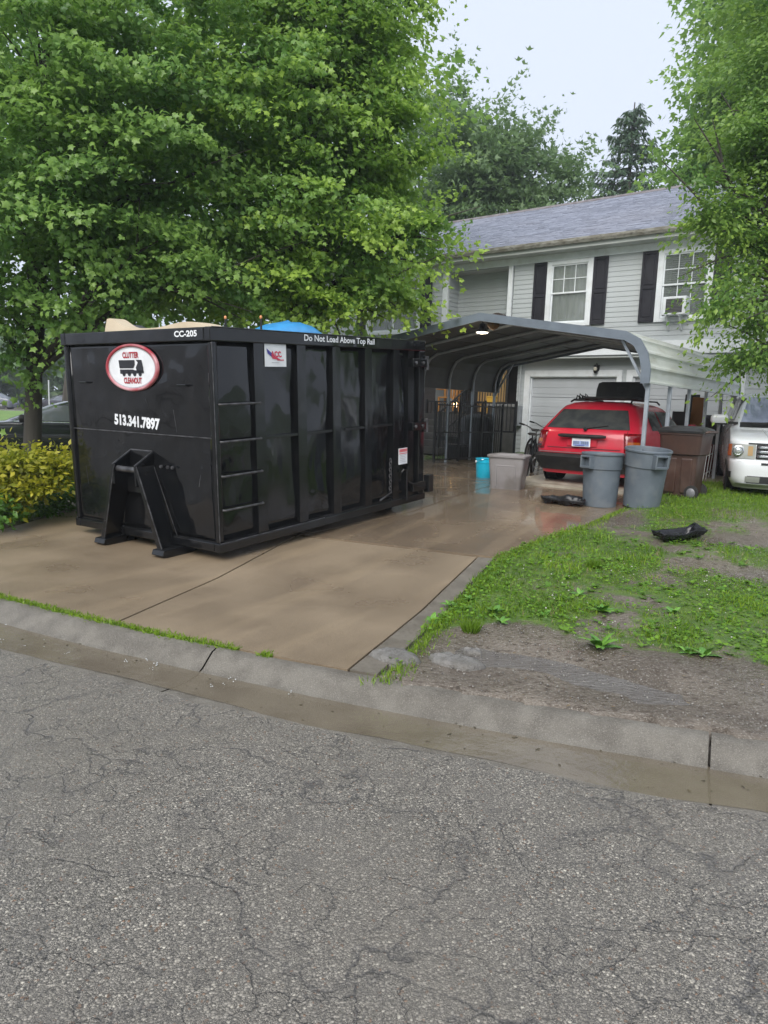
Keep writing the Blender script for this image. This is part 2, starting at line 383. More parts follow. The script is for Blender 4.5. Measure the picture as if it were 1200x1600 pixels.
# ------------------------------------------------------------------ road
def road_mat():
    m = bpy.data.materials.new('worn_asphalt'); m.use_nodes = True; t = m.node_tree; N = t.nodes; L = t.links; b = N['Principled BSDF']
    tcn = N.new('ShaderNodeTexCoord'); P = tcn.outputs['Object']
    def node(k, **kw):
        n = N.new(k)
        for a, v in kw.items(): setattr(n, a, v)
        return n
    def noise(s, d=6, src=None):
        n = node('ShaderNodeTexNoise'); n.inputs['Scale'].default_value = s; n.inputs['Detail'].default_value = d; L.new(src or P, n.inputs[0]); return n
    def vor(s, feat='F1', src=None, rnd=1):
        n = node('ShaderNodeTexVoronoi', feature=feat); n.inputs['Scale'].default_value = s; n.inputs['Randomness'].default_value = rnd; L.new(src or P, n.inputs['Vector']); return n
    def mapr(v, lo, hi, a=0, b_=1):
        r = node('ShaderNodeMapRange'); r.inputs[1].default_value = lo; r.inputs[2].default_value = hi; r.inputs[3].default_value = a; r.inputs[4].default_value = b_; L.new(v, r.inputs[0]); return r.outputs[0]
    def mix(f, c1, c2, bt='MIX'):
        x = node('ShaderNodeMix', data_type='RGBA', blend_type=bt)
        if isinstance(f, float): x.inputs[0].default_value = f
        else: L.new(f, x.inputs[0])
        for k, c in ((6, c1), (7, c2)):
            if isinstance(c, tuple): x.inputs[k].default_value = (*c, 1)
            else: L.new(c, x.inputs[k])
        return x.outputs[2]
    def mul(a, c):
        x = node('ShaderNodeMath', operation='MULTIPLY'); L.new(a, x.inputs[0])
        if isinstance(c, float): x.inputs[1].default_value = c
        else: L.new(c, x.inputs[1])
        return x.outputs[0]
    wob = noise(60, 3); wadd = node('ShaderNodeMix', data_type='RGBA', blend_type='ADD'); wadd.inputs[0].default_value = .010; L.new(P, wadd.inputs[6]); L.new(wob.outputs['Color'], wadd.inputs[7]); WP = wadd.outputs[2]
    chip = vor(115, src=WP); chip2 = vor(260, src=WP)
    ramp = node('ShaderNodeValToRGB'); e = ramp.color_ramp.elements; e[0].position = 0; e[0].color = (.135,.124,.107,1); e[1].position = 1; e[1].color = (.68,.63,.52,1)
    for p, c in ((.3, (.195,.178,.150,1)), (.55, (.30,.274,.23,1)), (.8, (.40,.366,.31,1)), (.93, (.45,.41,.34,1))): k = e.new(p); k.color = c
    sep = node('ShaderNodeSeparateColor'); L.new(chip.outputs['Color'], sep.inputs[0]); sep2 = node('ShaderNodeSeparateColor'); L.new(chip2.outputs['Color'], sep2.inputs[0])
    pick = mapr(sep.outputs[2], .50, .52); vv = node('ShaderNodeMix', data_type='FLOAT'); L.new(pick, vv.inputs[0]); L.new(sep2.outputs[0], vv.inputs[2]); L.new(sep.outputs[0], vv.inputs[3]); L.new(vv.outputs[0], ramp.inputs[0])
    dd = node('ShaderNodeMix', data_type='FLOAT'); L.new(pick, dd.inputs[0]); L.new(chip2.outputs['Distance'], dd.inputs[2]); L.new(chip.outputs['Distance'], dd.inputs[3]); DIST = dd.outputs[0]
    c = mix(mapr(sep.outputs[1], .972, .98), ramp.outputs[0], (.26,.16,.10))
    c = mix(mapr(DIST, .4, .8), c, (.05,.048,.045))
    big = noise(.75, 4); c = mix(mapr(big.outputs[0], .38, .62, 0, .5), c, (.21,.188,.156))
    mid = noise(5, 6); c = mix(mapr(mid.outputs[0], .52, .72, 0, .5), c, (.147,.135,.120)); fine = noise(17, 6); c = mix(mapr(fine.outputs[0], .55, .7, 0, .45), c, (.126,.116,.103))
    # cracks
    wn = noise(3.2, 6); add = node('ShaderNodeMix', data_type='RGBA', blend_type='ADD'); add.inputs[0].default_value = .55; L.new(P, add.inputs[6]); L.new(wn.outputs['Color'], add.inputs[7])
    wn2 = noise(26, 5); add2 = node('ShaderNodeMix', data_type='RGBA', blend_type='ADD'); add2.inputs[0].default_value = .045; L.new(add.outputs[2], add2.inputs[6]); L.new(wn2.outputs['Color'], add2.inputs[7])
    c1 = vor(1.35, 'DISTANCE_TO_EDGE', add2.outputs[2]); c2 = vor(4.6, 'DISTANCE_TO_EDGE', add2.outputs[2])
    gate = mapr(noise(2.4, 4).outputs[0], .40, .56); k1 = mul(mapr(c1.outputs[0], .003, .020, 1, 0), gate)
    gate2 = mapr(noise(2.1, 4).outputs[0], .42, .56); k2 = mul(mapr(c2.outputs[0], .006, .03, .9, 0), gate2)
    mx = node('ShaderNodeMath', operation='MAXIMUM'); L.new(k1, mx.inputs[0]); L.new(k2, mx.inputs[1]); crack = mx.outputs[0]
    c = mix(mul(crack, .5), c, (.035,.036,.042)); L.new(c, b.inputs['Base Color'])
    L.new(mapr(noise(1.1, 4).outputs[0], .4, .66, .55, .22), b.inputs['Roughness'])
    h = node('ShaderNodeMath', operation='SUBTRACT'); L.new(mapr(DIST, 0, .8, 1, 0), h.inputs[0]); L.new(mul(crack, 1.6), h.inputs[1])
    bp = node('ShaderNodeBump'); bp.inputs['Strength'].default_value = .8; bp.inputs['Distance'].default_value = .005; L.new(h.outputs[0], bp.inputs['Height']); L.new(bp.outputs[0], b.inputs['Normal'])
    return m
M_road = road_mat()
def strip(name, c_of, z_of, m, t0, t1, n, nc, kind='structure', smooth=40, parent=None):
    mb = MB()
    def fn(u, v):
        t = t0+(t1-t0)*v; c = c_of(u, t); x, y = xy(t, c); return (float(x), float(y), z_of(u, t, float(x), float(y)))
    mb.grid(fn, nc, n); o = mb.build(name, m, parent, smooth=smooth)
    if kind: tag(o, kind=kind)
    return o
def ragged(t): return .035*fbm(t, 0, 2.2, 4) + .02*fbm(t, 0, 9, 6)
strip('road', lambda u, t: -9.0 + u*(8.40+ragged(t)), lambda u, t, x, y: .004+.0*u, M_road, -60, 60, 900, 24)
# ------------------------------------------------------------------ rolled kerb with gutter, in sections
M_kerb = mat('old_concrete', (.20,.182,.152), .5, (.135,.12,.098), vs=7, rough2=.3, bump=1.0, bs=170, c3=(.34,.315,.27), vs3=150, f3=.7)
kerb = bpy.data.objects.new('kerb', None); COL.objects.link(kerb); tag(kerb, kind='structure')
_kp = [(.0, .02), (0, .095), (-.045, .1), (-.09, .088), (-.14, .05), (-.19, .012), (-.24, -.012), (-.32, -.022), (-.45, -.016), (-.60, .0), (-.66, -.02)]
def kerb_z(c): return np.interp(-c, [-k[0] for k in _kp[1:]], [k[1] for k in _kp[1:]])
def kerb_section(t0, t1, sgn=1):
    n = max(2, int((t1-t0)/.16)); mb = MB()
    def fn(u, v):
        i = u*(len(_kp)-1); i0 = int(min(len(_kp)-2, math.floor(i+1e-6))); f = i-i0; t = t0+.006+(t1-t0-.012)*v
        c = _kp[i0][0]*(1-f)+_kp[i0+1][0]*f; z = _kp[i0][1]*(1-f)+_kp[i0+1][1]*f
        x, y = xy(t, c); return (float(x), float(y), z + .004*fbm(t, c, 3, 8))
    mb.grid(fn, len(_kp)-1, n); mb.build('kerb_section', M_kerb, kerb, smooth=50)
for t0, t1 in ((-40,-12),(-12,-5),(-5,-1.9),(-1.9,1.72),(1.72,4.62),(4.62,7.6),(7.6,12),(12,40)): kerb_section(t0, t1)
M_water = mat('muddy_water', (.19,.155,.108), .06, (.25,.21,.15), vs=2.5, bump=.3, bs=16, spec=.6)
M_water.node_tree.nodes['Principled BSDF'].inputs['Alpha'].default_value = .62
strip('gutter_water', lambda u, t: -.195-.025*fbm(t,1,1.5,2)-u*(.36+.05*fbm(t,3,.9,5)), lambda u, t, x, y: -.002, M_water, -30, 30, 500, 3)
# far side of the street
fk = strip('far_kerb', lambda u, t: -9.0-u*.3, lambda u, t, x, y: .01+.11*min(1,u*3), M_kerb, -60, 60, 120, 4)

# ------------------------------------------------------------------ driveway slabs
def slab_mat(name, c, c2, c3):
    m = mat(name, c, .32, c2, vs=1.1, det=8, lo=.36, hi=.64, rough2=.13, bump=.7, bs=210, stretch=(1,1,1), c3=c3, vs3=135, f3=.95)
    t = m.node_tree; N = t.nodes; L = t.links; b = N['Principled BSDF']
    src = b.inputs['Base Color'].links[0].from_socket; tcn = N.new('ShaderNodeTexCoord'); m0 = N.new('ShaderNodeMapping'); m0.inputs['Rotation'].default_value = (0, 0, R(-62)); L.new(tcn.outputs['Object'], m0.inputs[0]); mp = N.new('ShaderNodeMapping'); mp.inputs['Scale'].default_value = (.22, 1.9, 1)
    L.new(m0.outputs[0], mp.inputs[0]); n = N.new('ShaderNodeTexNoise'); n.inputs['Scale'].default_value = 1.4; n.inputs['Detail'].default_value = 7; L.new(mp.outputs[0], n.inputs[0])
    r = N.new('ShaderNodeMapRange'); r.inputs[1].default_value = .47; r.inputs[2].default_value = .68; r.inputs[4].default_value = .5; L.new(n.outputs[0], r.inputs[0])
    x = N.new('ShaderNodeMix'); x.data_type = 'RGBA'; L.new(r.outputs[0], x.inputs[0]); L.new(src, x.inputs[6]); x.inputs[7].default_value = (.42,.32,.205,1); L.new(x.outputs[2], b.inputs['Base Color'])
    return m
M_slab = slab_mat('muddy_concrete', (.31,.238,.158), (.225,.17,.112), (.13,.097,.066))
for _n in M_slab.node_tree.nodes:
    if _n.type == 'MAP_RANGE' and abs(_n.inputs[3].default_value-.32) < 1e-4: _n.inputs[3].default_value = .5; _n.inputs[4].default_value = .26
M_slab2 = slab_mat('wet_muddy_concrete', (.235,.172,.112), (.17,.125,.082), (.115,.083,.056))
M_slab2.node_tree.nodes['Principled BSDF'].inputs['Coat Weight'].default_value = .5
M_strip = mat('grey_concrete', (.185,.163,.132), .45, (.14,.122,.098), vs=6, rough2=.3, bump=.4, bs=90, c3=(.1,.085,.065), vs3=30, f3=.6)
M_lip = mat('pale_concrete', (.42,.38,.31), .5, (.3,.26,.2), vs=5, rough2=.3, bump=.3, bs=80)
drive = bpy.data.objects.new('driveway', None); COL.objects.link(drive); tag(drive, kind='structure')
def slab(L, Rr, m, nu=14, nv=18, up=.016, label=None):
    mb = MB()
    def fn(u, v):
        a = poly_at(L, v); b = poly_at(Rr, v); x = a[0]+(b[0]-a[0])*u; y = a[1]+(b[1]-a[1])*u
        return (x, y, float(gz(x, y))+up+.004*fbm(x, y, .8, 1))
    mb.grid(fn, nu, nv); top = list(mb.v); w = nu+1
    loop = [i for i in range(w)] + [j*w+nu for j in range(1, nv+1)] + [nv*w+i for i in range(nu-1, -1, -1)] + [j*w for j in range(nv-1, 0, -1)]
    o = len(mb.v); mb.v += [(top[i][0], top[i][1], top[i][2]-.1) for i in loop]; n = len(loop)
    mb.f += [(loop[k], o+k, o+(k+1)%n, loop[(k+1)%n]) for k in range(n)]; mb.m += [0]*n
    ob = mb.build('concrete_slab', m, drive, smooth=40)
    if label: ob['label'] = label
    return ob
def lerp2(a, b, f): return (a[0]+(b[0]-a[0])*f, a[1]+(b[1]-a[1])*f)
g_ = .012
A0, A1 = (-5.0, 6.37), (-4.15, 9.55)                # left edge of the apron
B0, B1 = (-.03, 4.07), (1.12, 7.22)                 # right edge of the apron
def off(p, dx, dy): return (p[0]+dx, p[1]+dy)
K0, K1 = lerp2(A0, B0, .63), lerp2(A1, B1, .60)     # lengthwise joint that runs under the dumpster
I0, I1 = off(B0, -.17, .06), off(B1, -.15, .06)     # inner line of the border strip
def curve_near(a, b, n=7):                         # follow the curved back of the kerb
    ta, _ = tc(*a); tb, _ = tc(*b); return [tuple(float(q) for q in xy(float(ta)+(float(tb)-float(ta))*k/(n-1), .02)) for k in range(n)]
def slab4(p00, p10, p01, p11, m, near_curve=False, label=None, nu=22, nv=18, up=.016):
    nc_ = curve_near(p00, p10, 9) if near_curve else None
    mb = MB()
    def fn(u, v):
        a = poly_at(nc_, u) if nc_ else lerp2(p00, p10, u); b = lerp2(p01, p11, u); x, y = lerp2(a, b, v)
        return (x, y, float(gz(x, y))+up+.004*fbm(x, y, .8, 1))
    mb.grid(fn, nu, nv); top = list(mb.v); w = nu+1
    loop = list(range(w)) + [j*w+nu for j in range(1, nv+1)] + [nv*w+i for i in range(nu-1, -1, -1)] + [j*w for j in range(nv-1, 0, -1)]
    o = len(mb.v); mb.v += [(top[i][0], top[i][1], top[i][2]-.1) for i in loop]; n = len(loop)
    mb.f += [(loop[k], o+k, o+(k+1)%n, loop[(k+1)%n]) for k in range(n)]; mb.m += [0]*n
    ob = mb.build('concrete_slab', m, drive, smooth=40)
    if label: ob['label'] = label
slab4(A0, off(K0, -g_, 0), A1, off(K1, -g_, 0), M_slab, True)
slab4(off(K0, g_, 0), off(I0, -g_, 0), off(K1, g_, 0), off(I1, -g_, 0), M_slab, True)
slab4(off(I0, g_*.5, 0), B0, off(I1, g_*.5, 0), off(B1, .01, .03), M_strip, True, 'narrow greyer concrete border strip beside the lawn', 3, 18)
nd = .035
DRf = [off(B1, .02, .06+nd), (1.72, 8.05), (2.42, 8.8), (3.2, 9.85), (4.1, 11.1)]
DLf = [off(A1, .02, nd), (-3.2, 11.1), (-2.0, 13.0), (-.9, 14.6)]
Mid = [off(K1, .03, nd+.02), (.35, 9.6), (1.3, 11.2), (2.0, 12.4)]
slab(DLf, [off(p, -g_, 0) for p in Mid], M_slab2); slab([off(p, g_, 0) for p in Mid], DRf, M_slab2)
E0, E1 = (-.88, 14.63), (2.02, 12.42); E2 = (4.12, 11.13); E3 = (6.8, 13.6)
slab4(off(E0,.02,.03), off(E1,-.01,.03), (2.4, 18.6), (5.0, 16.6), M_slab2, up=.016); slab4(off(E1,.02,.03), off(E2,.0,.03), (5.03, 16.57), (8.3, 14.0), M_lip, up=.05, label='paler concrete slab with a raised edge under the carport')
# ================================================================== HOUSE (local: x along the front, y into the house, z up)
HY = R(-38.57); HO = (3.982, 20.71, .57)
HX = Vector((math.cos(HY), math.sin(HY), 0)); HN = Vector((-math.sin(HY), math.cos(HY), 0))
def hw(a, n, z): return Vector(HO) + HX*a + HN*n + Vector((0,0,z))
M_siding = mat('pale_grey_siding', (.49,.52,.53), .45, (.44,.47,.48), vs=1.2, det=8, bump=.06, bs=200, stretch=(.4,1,1), c3=(.35,.36,.34), vs3=3, f3=.35)
M_white = mat('white_trim', (.82,.85,.87), .4, (.75,.78,.80), vs=2, c3=(.5,.49,.45), vs3=5, f3=.3)
M_shut = mat('black_shutter', (.022,.021,.028), .45, (.03,.029,.036), vs=4, spec=.35)
M_glass = mat('window_glass', (.30,.335,.32), .05, (.24,.27,.26), vs=1.5, spec=.9, coat=.6)
M_glass.node_tree.nodes['Principled BSDF'].inputs['Alpha'].default_value = .38
M_curt = mat('lace_curtain', (.55,.57,.54), .8, (.36,.38,.36), vs=6, det=4, stretch=(6,1,.25))
M_roof = mat('grey_shingle', (.25,.265,.325), .55, (.205,.22,.275), vs=9, bump=.4, bs=160, c3=(.29,.27,.28), vs3=.4, f3=.25)
def shingle_mat():
    m = M_roof; t = m.node_tree; N = t.nodes; L = t.links; b = N['Principled BSDF']; s = b.inputs['Base Color'].links[0].from_socket
    g = N.new('ShaderNodeNewGeometry'); r = N.new('ShaderNodeMapRange'); r.inputs[3].default_value = .86; r.inputs[4].default_value = 1.1; L.new(g.outputs['Random Per Island'], r.inputs[0])
    x = N.new('ShaderNodeMix'); x.data_type = 'RGBA'; x.blend_type = 'MULTIPLY'; x.inputs[0].default_value = 1; L.new(s, x.inputs[6]); L.new(r.outputs[0], x.inputs[7]); L.new(x.outputs[2], b.inputs['Base Color'])
shingle_mat()
M_gut = mat('stained_gutter', (.36,.35,.31), .5, (.20,.185,.15), vs=3, det=9, stretch=(1,1,3), c3=(.07,.06,.045), vs3=9, f3=.8)
M_soff = mat('soffit', (.5,.52,.5), .6, (.45,.47,.45), vs=2)
M_gdoor = mat('grey_garage_door', (.50,.52,.545), .45, (.45,.47,.49), vs=1.5, bump=.05, bs=150)
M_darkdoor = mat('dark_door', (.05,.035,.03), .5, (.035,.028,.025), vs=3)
M_blk = mat('black_iron', (.012,.012,.013), .4, (.02,.019,.018), vs=8)
M_stone = mat('step_concrete', (.085,.077,.068), .5, (.05,.045,.04), vs=4, bump=.4, bs=60, c3=(.05,.045,.04), vs3=12, f3=.6)
M_void = mat('dark_interior', (.03,.03,.032), .9)
house = thing('house', 'two storey pale grey vinyl sided house with black shutters and a grey shingle roof', 'house', HO, HY)
F = -.4                                              # upper floor stands proud of the garage wall
A_L, A_R = -9.5, 7.0
cb = MB()                                            # wall core behind the siding, with the porch recess left open
OPEN = [(-5.76,-3.62,3.42,5.11), (.51,1.79,3.42,5.11), (3.43,4.72,3.42,5.11)]
def core(a0, a1, z0, z1):
    x = a0
    for w0, w1, v0, v1 in OPEN:
        if w0 > a0 and w1 < a1:
            cb.box(x, w0+.03, F+.03, 8.0, z0, z1); cb.box(w0+.03, w1-.03, F+.03, 8.0, z0, v0+.03); cb.box(w0+.03, w1-.03, F+.03, 8.0, v1-.03, z1); cb.box(w0+.03, w1-.03, F+.9, 8.0, v0+.03, v1-.03); x = w1-.03
    cb.box(x, a1, F+.03, 8.0, z0, z1)
core(-.50, A_R, 2.62, 5.2); core(A_L, -2.85, 2.62, 5.2); cb.box(-2.85, -.5, .15, 8.0, 2.62, 5.2); cb.box(-2.85, -.5, 1.2, 8.0, 0, 2.6)
cb.box(-.44, -.03, .03, 1.4, 0, 2.62); cb.box(2.50, 2.84, .03, .4, 0, 2.62); cb.box(5.42, A_R, .03, .4, 0, 2.62); cb.box(-.03, 2.50, .03, .4, 2.16, 2.62); cb.box(2.84, 5.42, .03, .4, 2.16, 2.62)
cb.box(-.4, A_R, .4, 8, 0, 2.6); cb.box(A_L, -3.3, .1, 8.0, 0, 2.62)
cb.build('wall', M_siding, house)
SP = .124
def siding(a0, a1, z0, z1, n, rz=0, at_=None):
    cache = {}
    def board(p, w):
        if w not in cache:
            mb = MB(); mb.prism([(0,0),(-.016,0),(-.016,.012),(-.004,SP+.01),(0,SP+.01)], lambda y, z: (0,y,z), lambda y, z: (w,y,z)); cache[w] = mb.mesh('siding_board', M_siding)
        inst(cache[w], 'siding_board', house, p, rz)
    k = 0
    while z0+k*SP < z1-.02:
        z = z0+k*SP
        if at_ is not None: board((at_[0], at_[1], z), a1-a0)
        else:
            x = a0
            for w0, w1, v0, v1 in OPEN:
                if n < 0 and a0 < w0 and w1 < a1 and v0-.06 < z < v1: board((x, n, z), round(w0+.02-x, 4)); x = w1-.02
            board((x, n, z), round(a1-x, 4))
        k += 1
siding(-.50, A_R, 2.98, 5.12, F+.03); siding(A_L, -2.85, 2.98, 5.12, F+.03)
MB().box(-2.85,-.5,1.17,1.199,1.08,2.6).build('porch_back_wall', M_darkdoor, house); siding(-2.85, -.5, 2.7, 5.12, .15)  # brownish porch wall, darkened to put the recess shade into its colour
mbs = None
siding(0, .51, 2.7, 5.12, 0, R(90), (-2.66, F+.06))        # left cheek of the recess faces right
siding(-.44, -.2, 0, 2.56, .03); siding(-.2, 5.6, 2.31, 2.56, .03); siding(2.6, 2.7, 0, 2.31, .03); siding(5.53, A_R, 0, 2.56, .03); _ms = M_siding; M_siding = mat('dark_brown_siding', (.06,.045,.038), .5, (.045,.034,.03), vs=2); siding(A_L, -3.3, .3, 2.56, .1); M_siding = _ms  # lower left boards recoloured dark brown to deepen the shade there
# garage soffit under the overhang, white band, frieze, corner trims
tr = lambda nm, x0, x1, y0, y1, z0, z1, m=M_white, bv=.006: MB().box(x0,x1,y0,y1,z0,z1).build(nm, m, house, bevel=bv)
tr('overhang_soffit', -.5, A_R, F+.0, .02, 2.60, 2.618, M_soff, 0)
tr('band_board', -.52, A_R+.02, F-.03, F+.03, 2.66, 2.975); tr('band_board', A_L, -2.83, F-.03, F+.03, 2.66, 2.975)
tr('frieze_board', A_L, A_R, F-.025, F+.03, 5.12, 5.30)
tr('corner_trim', -2.84, -2.65, F-.03, F+.05, 2.975, 5.12); tr('corner_trim', -.66, -.53, F-.03, F+.05, 2.975, 5.12)
tr('corner_trim', A_R-.1, A_R+.02, F-.03, F+.05, 2.975, 5.12)
tr('recess_ceiling', -2.65, -.66, F+.05, .14, 5.10, 5.115, M_soff, 0)
tr('balcony_parapet', -2.2, -.66, F+.10, F+.2, 2.7, 3.56)
# eaves
EV = F-.42
tr('soffit', A_L-.2, A_R+.25, EV+.02, F+.02, 5.30, 5.32, M_soff, 0); tr('fascia', A_L-.2, A_R+.25, EV, EV+.02, 5.30, 5.50, M_soff)
gm = MB(); gm.prism([(0,0),(-.085,0),(-.12,.06),(-.125,.125),(-.115,.125),(-.11,.07),(-.08,.012),(0,.012)], lambda y, z: (A_L-.2, EV-.002+y, 5.40+z), lambda y, z: (A_R+.25, EV-.002+y, 5.40+z)); gm.build('gutter', M_gut, house)
# roof: front slope with shingle courses
RY0, RZ0, RY1, RZ1 = EV-.06, 5.53, 3.8, 7.76
roof = MB()
roof.prism([(RY0,RZ0-.03),(RY1,RZ1-.03),(8.6,5.35),(8.6,5.5),(RY1,RZ1+.0),(RY0,RZ0)], lambda y, z: (A_L-.3,y,z), lambda y, z: (A_R+.35,y,z)); roof = roof.build('roof', M_roof, house)
sh = MB(); sl = math.hypot(RY1-RY0, RZ1-RZ0); dy, dz = (RY1-RY0)/sl, (RZ1-RZ0)/sl; ex = .142; nrow = int(sl/ex)
for r_ in range(nrow+1):
    x = A_L-.3 - random.random()*.3; s0 = r_*ex; s1 = min(s0+ex*1.25, sl)
    while x < A_R+.35:
        w = random.uniform(.17, .36); x0, x1 = max(x, A_L-.3), min(x+w-.006, A_R+.35)
        th = random.uniform(.008, .020)
        if x1 > x0:
            P_ = lambda xx, s, h: (xx, RY0+dy*s - dz*h, RZ0+dz*s + dy*h)
            sh.add([P_(x0,s0,.001), P_(x1,s0,.001), P_(x1,s0,th), P_(x0,s0,th), P_(x1,s1,.004), P_(x0,s1,.004)], [(0,1,2,3),(3,2,4,5),(0,3,5),(1,4,2)])
        x += w
tag(sh.build('shingle_courses', M_roof, roof), kind='stuff')
rc = MB(); rc.prism([(-.16,-.07),(0,.03),(.16,-.07),(.16,-.05),(0,.05),(-.16,-.05)], lambda y, z: (A_L-.3,RY1+y,RZ1+z), lambda y, z: (A_R+.35,RY1+y,RZ1+z)); rc.build('ridge_cap', mat('ridge_cap', (.12,.10,.10), .7, (.2,.18,.18), vs=4), roof)
tr('barge_board', A_R+.22, A_R+.3, EV, 3.8, 5.3, 5.45)
# windows
def window(a0, a1, z0, z1, cols, rows_top, label, curtain=True, double=1, bottom_muntins=False, blind=False):
    t = .135; y = F-.01
    f = MB(); f.box(a0,a0+t,y-.035,y+.06,z0,z1); f.box(a1-t,a1,y-.035,y+.06,z0,z1); f.box(a0+t,a1-t,y-.035,y+.06,z1-t*.75,z1); f.box(a0+t,a1-t,y-.035,y+.06,z0,z0+t*.75)
    f = f.build('window', M_white, house, bevel=.006); f['label'] = label
    for q in range(double):
        w = (a1-a0-2*t)/double; x0 = a0+t+q*w; x1 = x0+w; zb, zt = z0+t*.75, z1-t*.75; zm = (zb+zt)/2+.02
        s = MB()
        for za, zb_, yy in ((zm-.02, zt, y-.005), (zb, zm+.02, y+.02)):
            s.box(x0,x0+.035,yy,yy+.03,za,zb_); s.box(x1-.035,x1,yy,yy+.03,za,zb_); s.box(x0+.035,x1-.035,yy,yy+.03,zb_-.035,zb_); s.box(x0+.035,x1-.035,yy,yy+.03,za,za+.04)
        s.build('sash', M_white, f, bevel=.003)
        for za, zb_, yy, mu in ((zm+.02, zt-.035, y+.0, True), (zb+.04, zm-.02, y+.025, bottom_muntins)):
            if mu:
                for i in range(1, cols): xx = x0+.035+(w-.07)*i/cols; MB().box(xx-.009,xx+.009,yy-.004,yy+.012,za,zb_).build('muntin', M_white, f)
                for j in range(1, rows_top): zz = za+(zb_-za)*j/rows_top; MB().box(x0+.035,x1-.035,yy-.0045,yy+.0125,zz-.009,zz+.009).build('muntin', M_white, f)
            MB().box(x0+.033,x1-.033,yy+.013,yy+.017,za-.002,zb_+.002).build('pane', M_glass, f)
        if curtain:
            c = MB(); c.grid(lambda u, v: (x0+.02+(w-.04)*u, y+.10+.018*math.sin(u*34+2*math.sin(v*2)), zb+.02+(zt-zb-.04)*v), 60, 3); c.build('curtain', M_curt, f, smooth=60)
        if blind:
            for k in range(int((zt-zb)*.62/.05)): zz = zt-.03-k*.05; MB().hexa([(x0+.03,y+.09,zz-.012),(x1-.03,y+.09,zz-.012),(x1-.03,y+.125,zz+.008),(x0+.03,y+.125,zz+.008),(x0+.03,y+.09,zz-.009),(x1-.03,y+.09,zz-.009),(x1-.03,y+.125,zz+.011),(x0+.03,y+.125,zz+.011)]).build('blind_slat', M_curt, f)
        MB().box(x0,x1,y+.60,y+.61,zb,zt).build('dark_room', M_void, f)
    return f
window(.51, 1.79, 3.42, 5.11, 3, 2, 'window with lace curtains and six small upper panes')
window(3.43, 4.72, 3.42, 5.11, 3, 2, 'window holding the air conditioner', curtain=False, bottom_muntins=True, blind=True)
window(-5.76, -3.62, 3.42, 5.11, 2, 2, 'wide window half hidden behind the maple leaves', double=2, curtain=True)
def shutter(a0, a1, z0=3.43, z1=5.11):
    y = F-.012; f = MB(); t = .05; zm = z0+(z1-z0)*.49
    f.box(a0,a0+t,y-.03,y,z0,z1); f.box(a1-t,a1,y-.03,y,z0,z1)
    for za, zb in ((z0,z0+.09),(zm-.035,zm+.035),(z1-.07,z1)): f.box(a0+t,a1-t,y-.03,y,za,zb)
    o = f.build('shutter', M_shut, house, bevel=.005)
    for za, zb in ((z0+.09,zm-.035),(zm+.035,z1-.07)):
        MB().hexa([(a0+t+.0,y-.008,za),(a1-t,y-.008,za),(a1-t,y,za),(a0+t,y,za),(a0+t,y-.008,zb),(a1-t,y-.008,zb),(a1-t,y,zb),(a0+t,y,zb)]).build('raised_panel', M_shut, o)
        MB().box(a0+t+.035,a1-t-.035,y-.022,y-.008,za+.035,zb-.035).build('raised_panel', M_shut, o, bevel=.012, seg=1)
for a0, a1 in ((.12,.50),(1.80,2.18),(3.04,3.42),(4.73,5.11),(-3.61,-3.22),(-6.16,-5.77)): shutter(a0, a1)
# garage doors
def garage_door(a0, a1, label):
    t = .17; y = .03; f = MB()
    f.box(a0-t,a0,y-.045,y+.02,0,2.31); f.box(a1,a1+t*.8,y-.045,y+.02,0,2.31); f.box(a0,a1,y-.045,y+.02,2.14,2.31)
    f.box(a0,a0+.03,y+.02,y+.12,0,2.14); f.box(a1-.03,a1,y+.02,y+.12,0,2.14); f.box(a0+.03,a1-.03,y+.02,y+.12,2.11,2.14)
    f = f.build('garage_door', M_white, house, bevel=.005); f['label'] = label
    for k in range(4):
        z0 = k*.525+.01; z1 = z0+.515; d = MB(); d.box(a0+.03,a1-.03,y+.075,y+.11,z0,z1)
        o = d.build('door_section', M_gdoor, f, bevel=.006)
        g2 = MB()
        for z_ in (z0+.165, z0+.335): g2.box(a0+.06,a1-.06,y+.068,y+.075,z_-.075,z_+.075)
        g2.build('ribbing', M_gdoor, o, bevel=.006, seg=1)
garage_door(-.03, 2.46, 'left garage door behind the red car'); garage_door(2.88, 5.40, 'right garage door behind the carport posts')
# house number on the band: lower ends of dark figures
nm_ = MB()
for ch, a in (('6', 2.53), ('2', 2.76)):
    t_ = text_mb(ch, .26, .03); xform(t_, Matrix.Translation((a, F-.036, 2.895))); nm_.add(t_.v, t_.f)
nm_.build('house_number', M_blk, house, solid=.006)
# wall lamp over the doors, black jelly-jar
lm = MB(); lm.box(1.85,1.97,-.02,.02,2.28,2.44); lm.lathe([(.03,.02),(.06,.0),(.062,-.15),(.035,-.2)], 14, (1.91,-.09,2.42), cap0=True, cap1=True); lm.tube([(1.91,0,2.44),(1.91,-.05,2.48),(1.91,-.09,2.44)], .012, 6)
lm = lm.build('wall_lamp', M_blk, house, smooth=40); MB().lathe([(.04,0),(.05,-.04),(.04,-.09)], 12, (1.91,-.125,2.38), cap0=True, cap1=True).build('lamp_glass', mat('lamp_glass', (.5,.47,.38), .2), lm, smooth=60)
# meter box left of the garage door
bx = MB(); bx.box(-.40,-.21,-.16,.012,.76,1.33); bx = bx.build('meter_box', mat('grey_metal_box', (.30,.32,.34), .4, (.24,.26,.28), vs=5), house, bevel=.012); MB().tube([(-.31,-.06,1.33),(-.31,-.06,2.6)], .022, 8).build('conduit', M_siding, house, smooth=40)
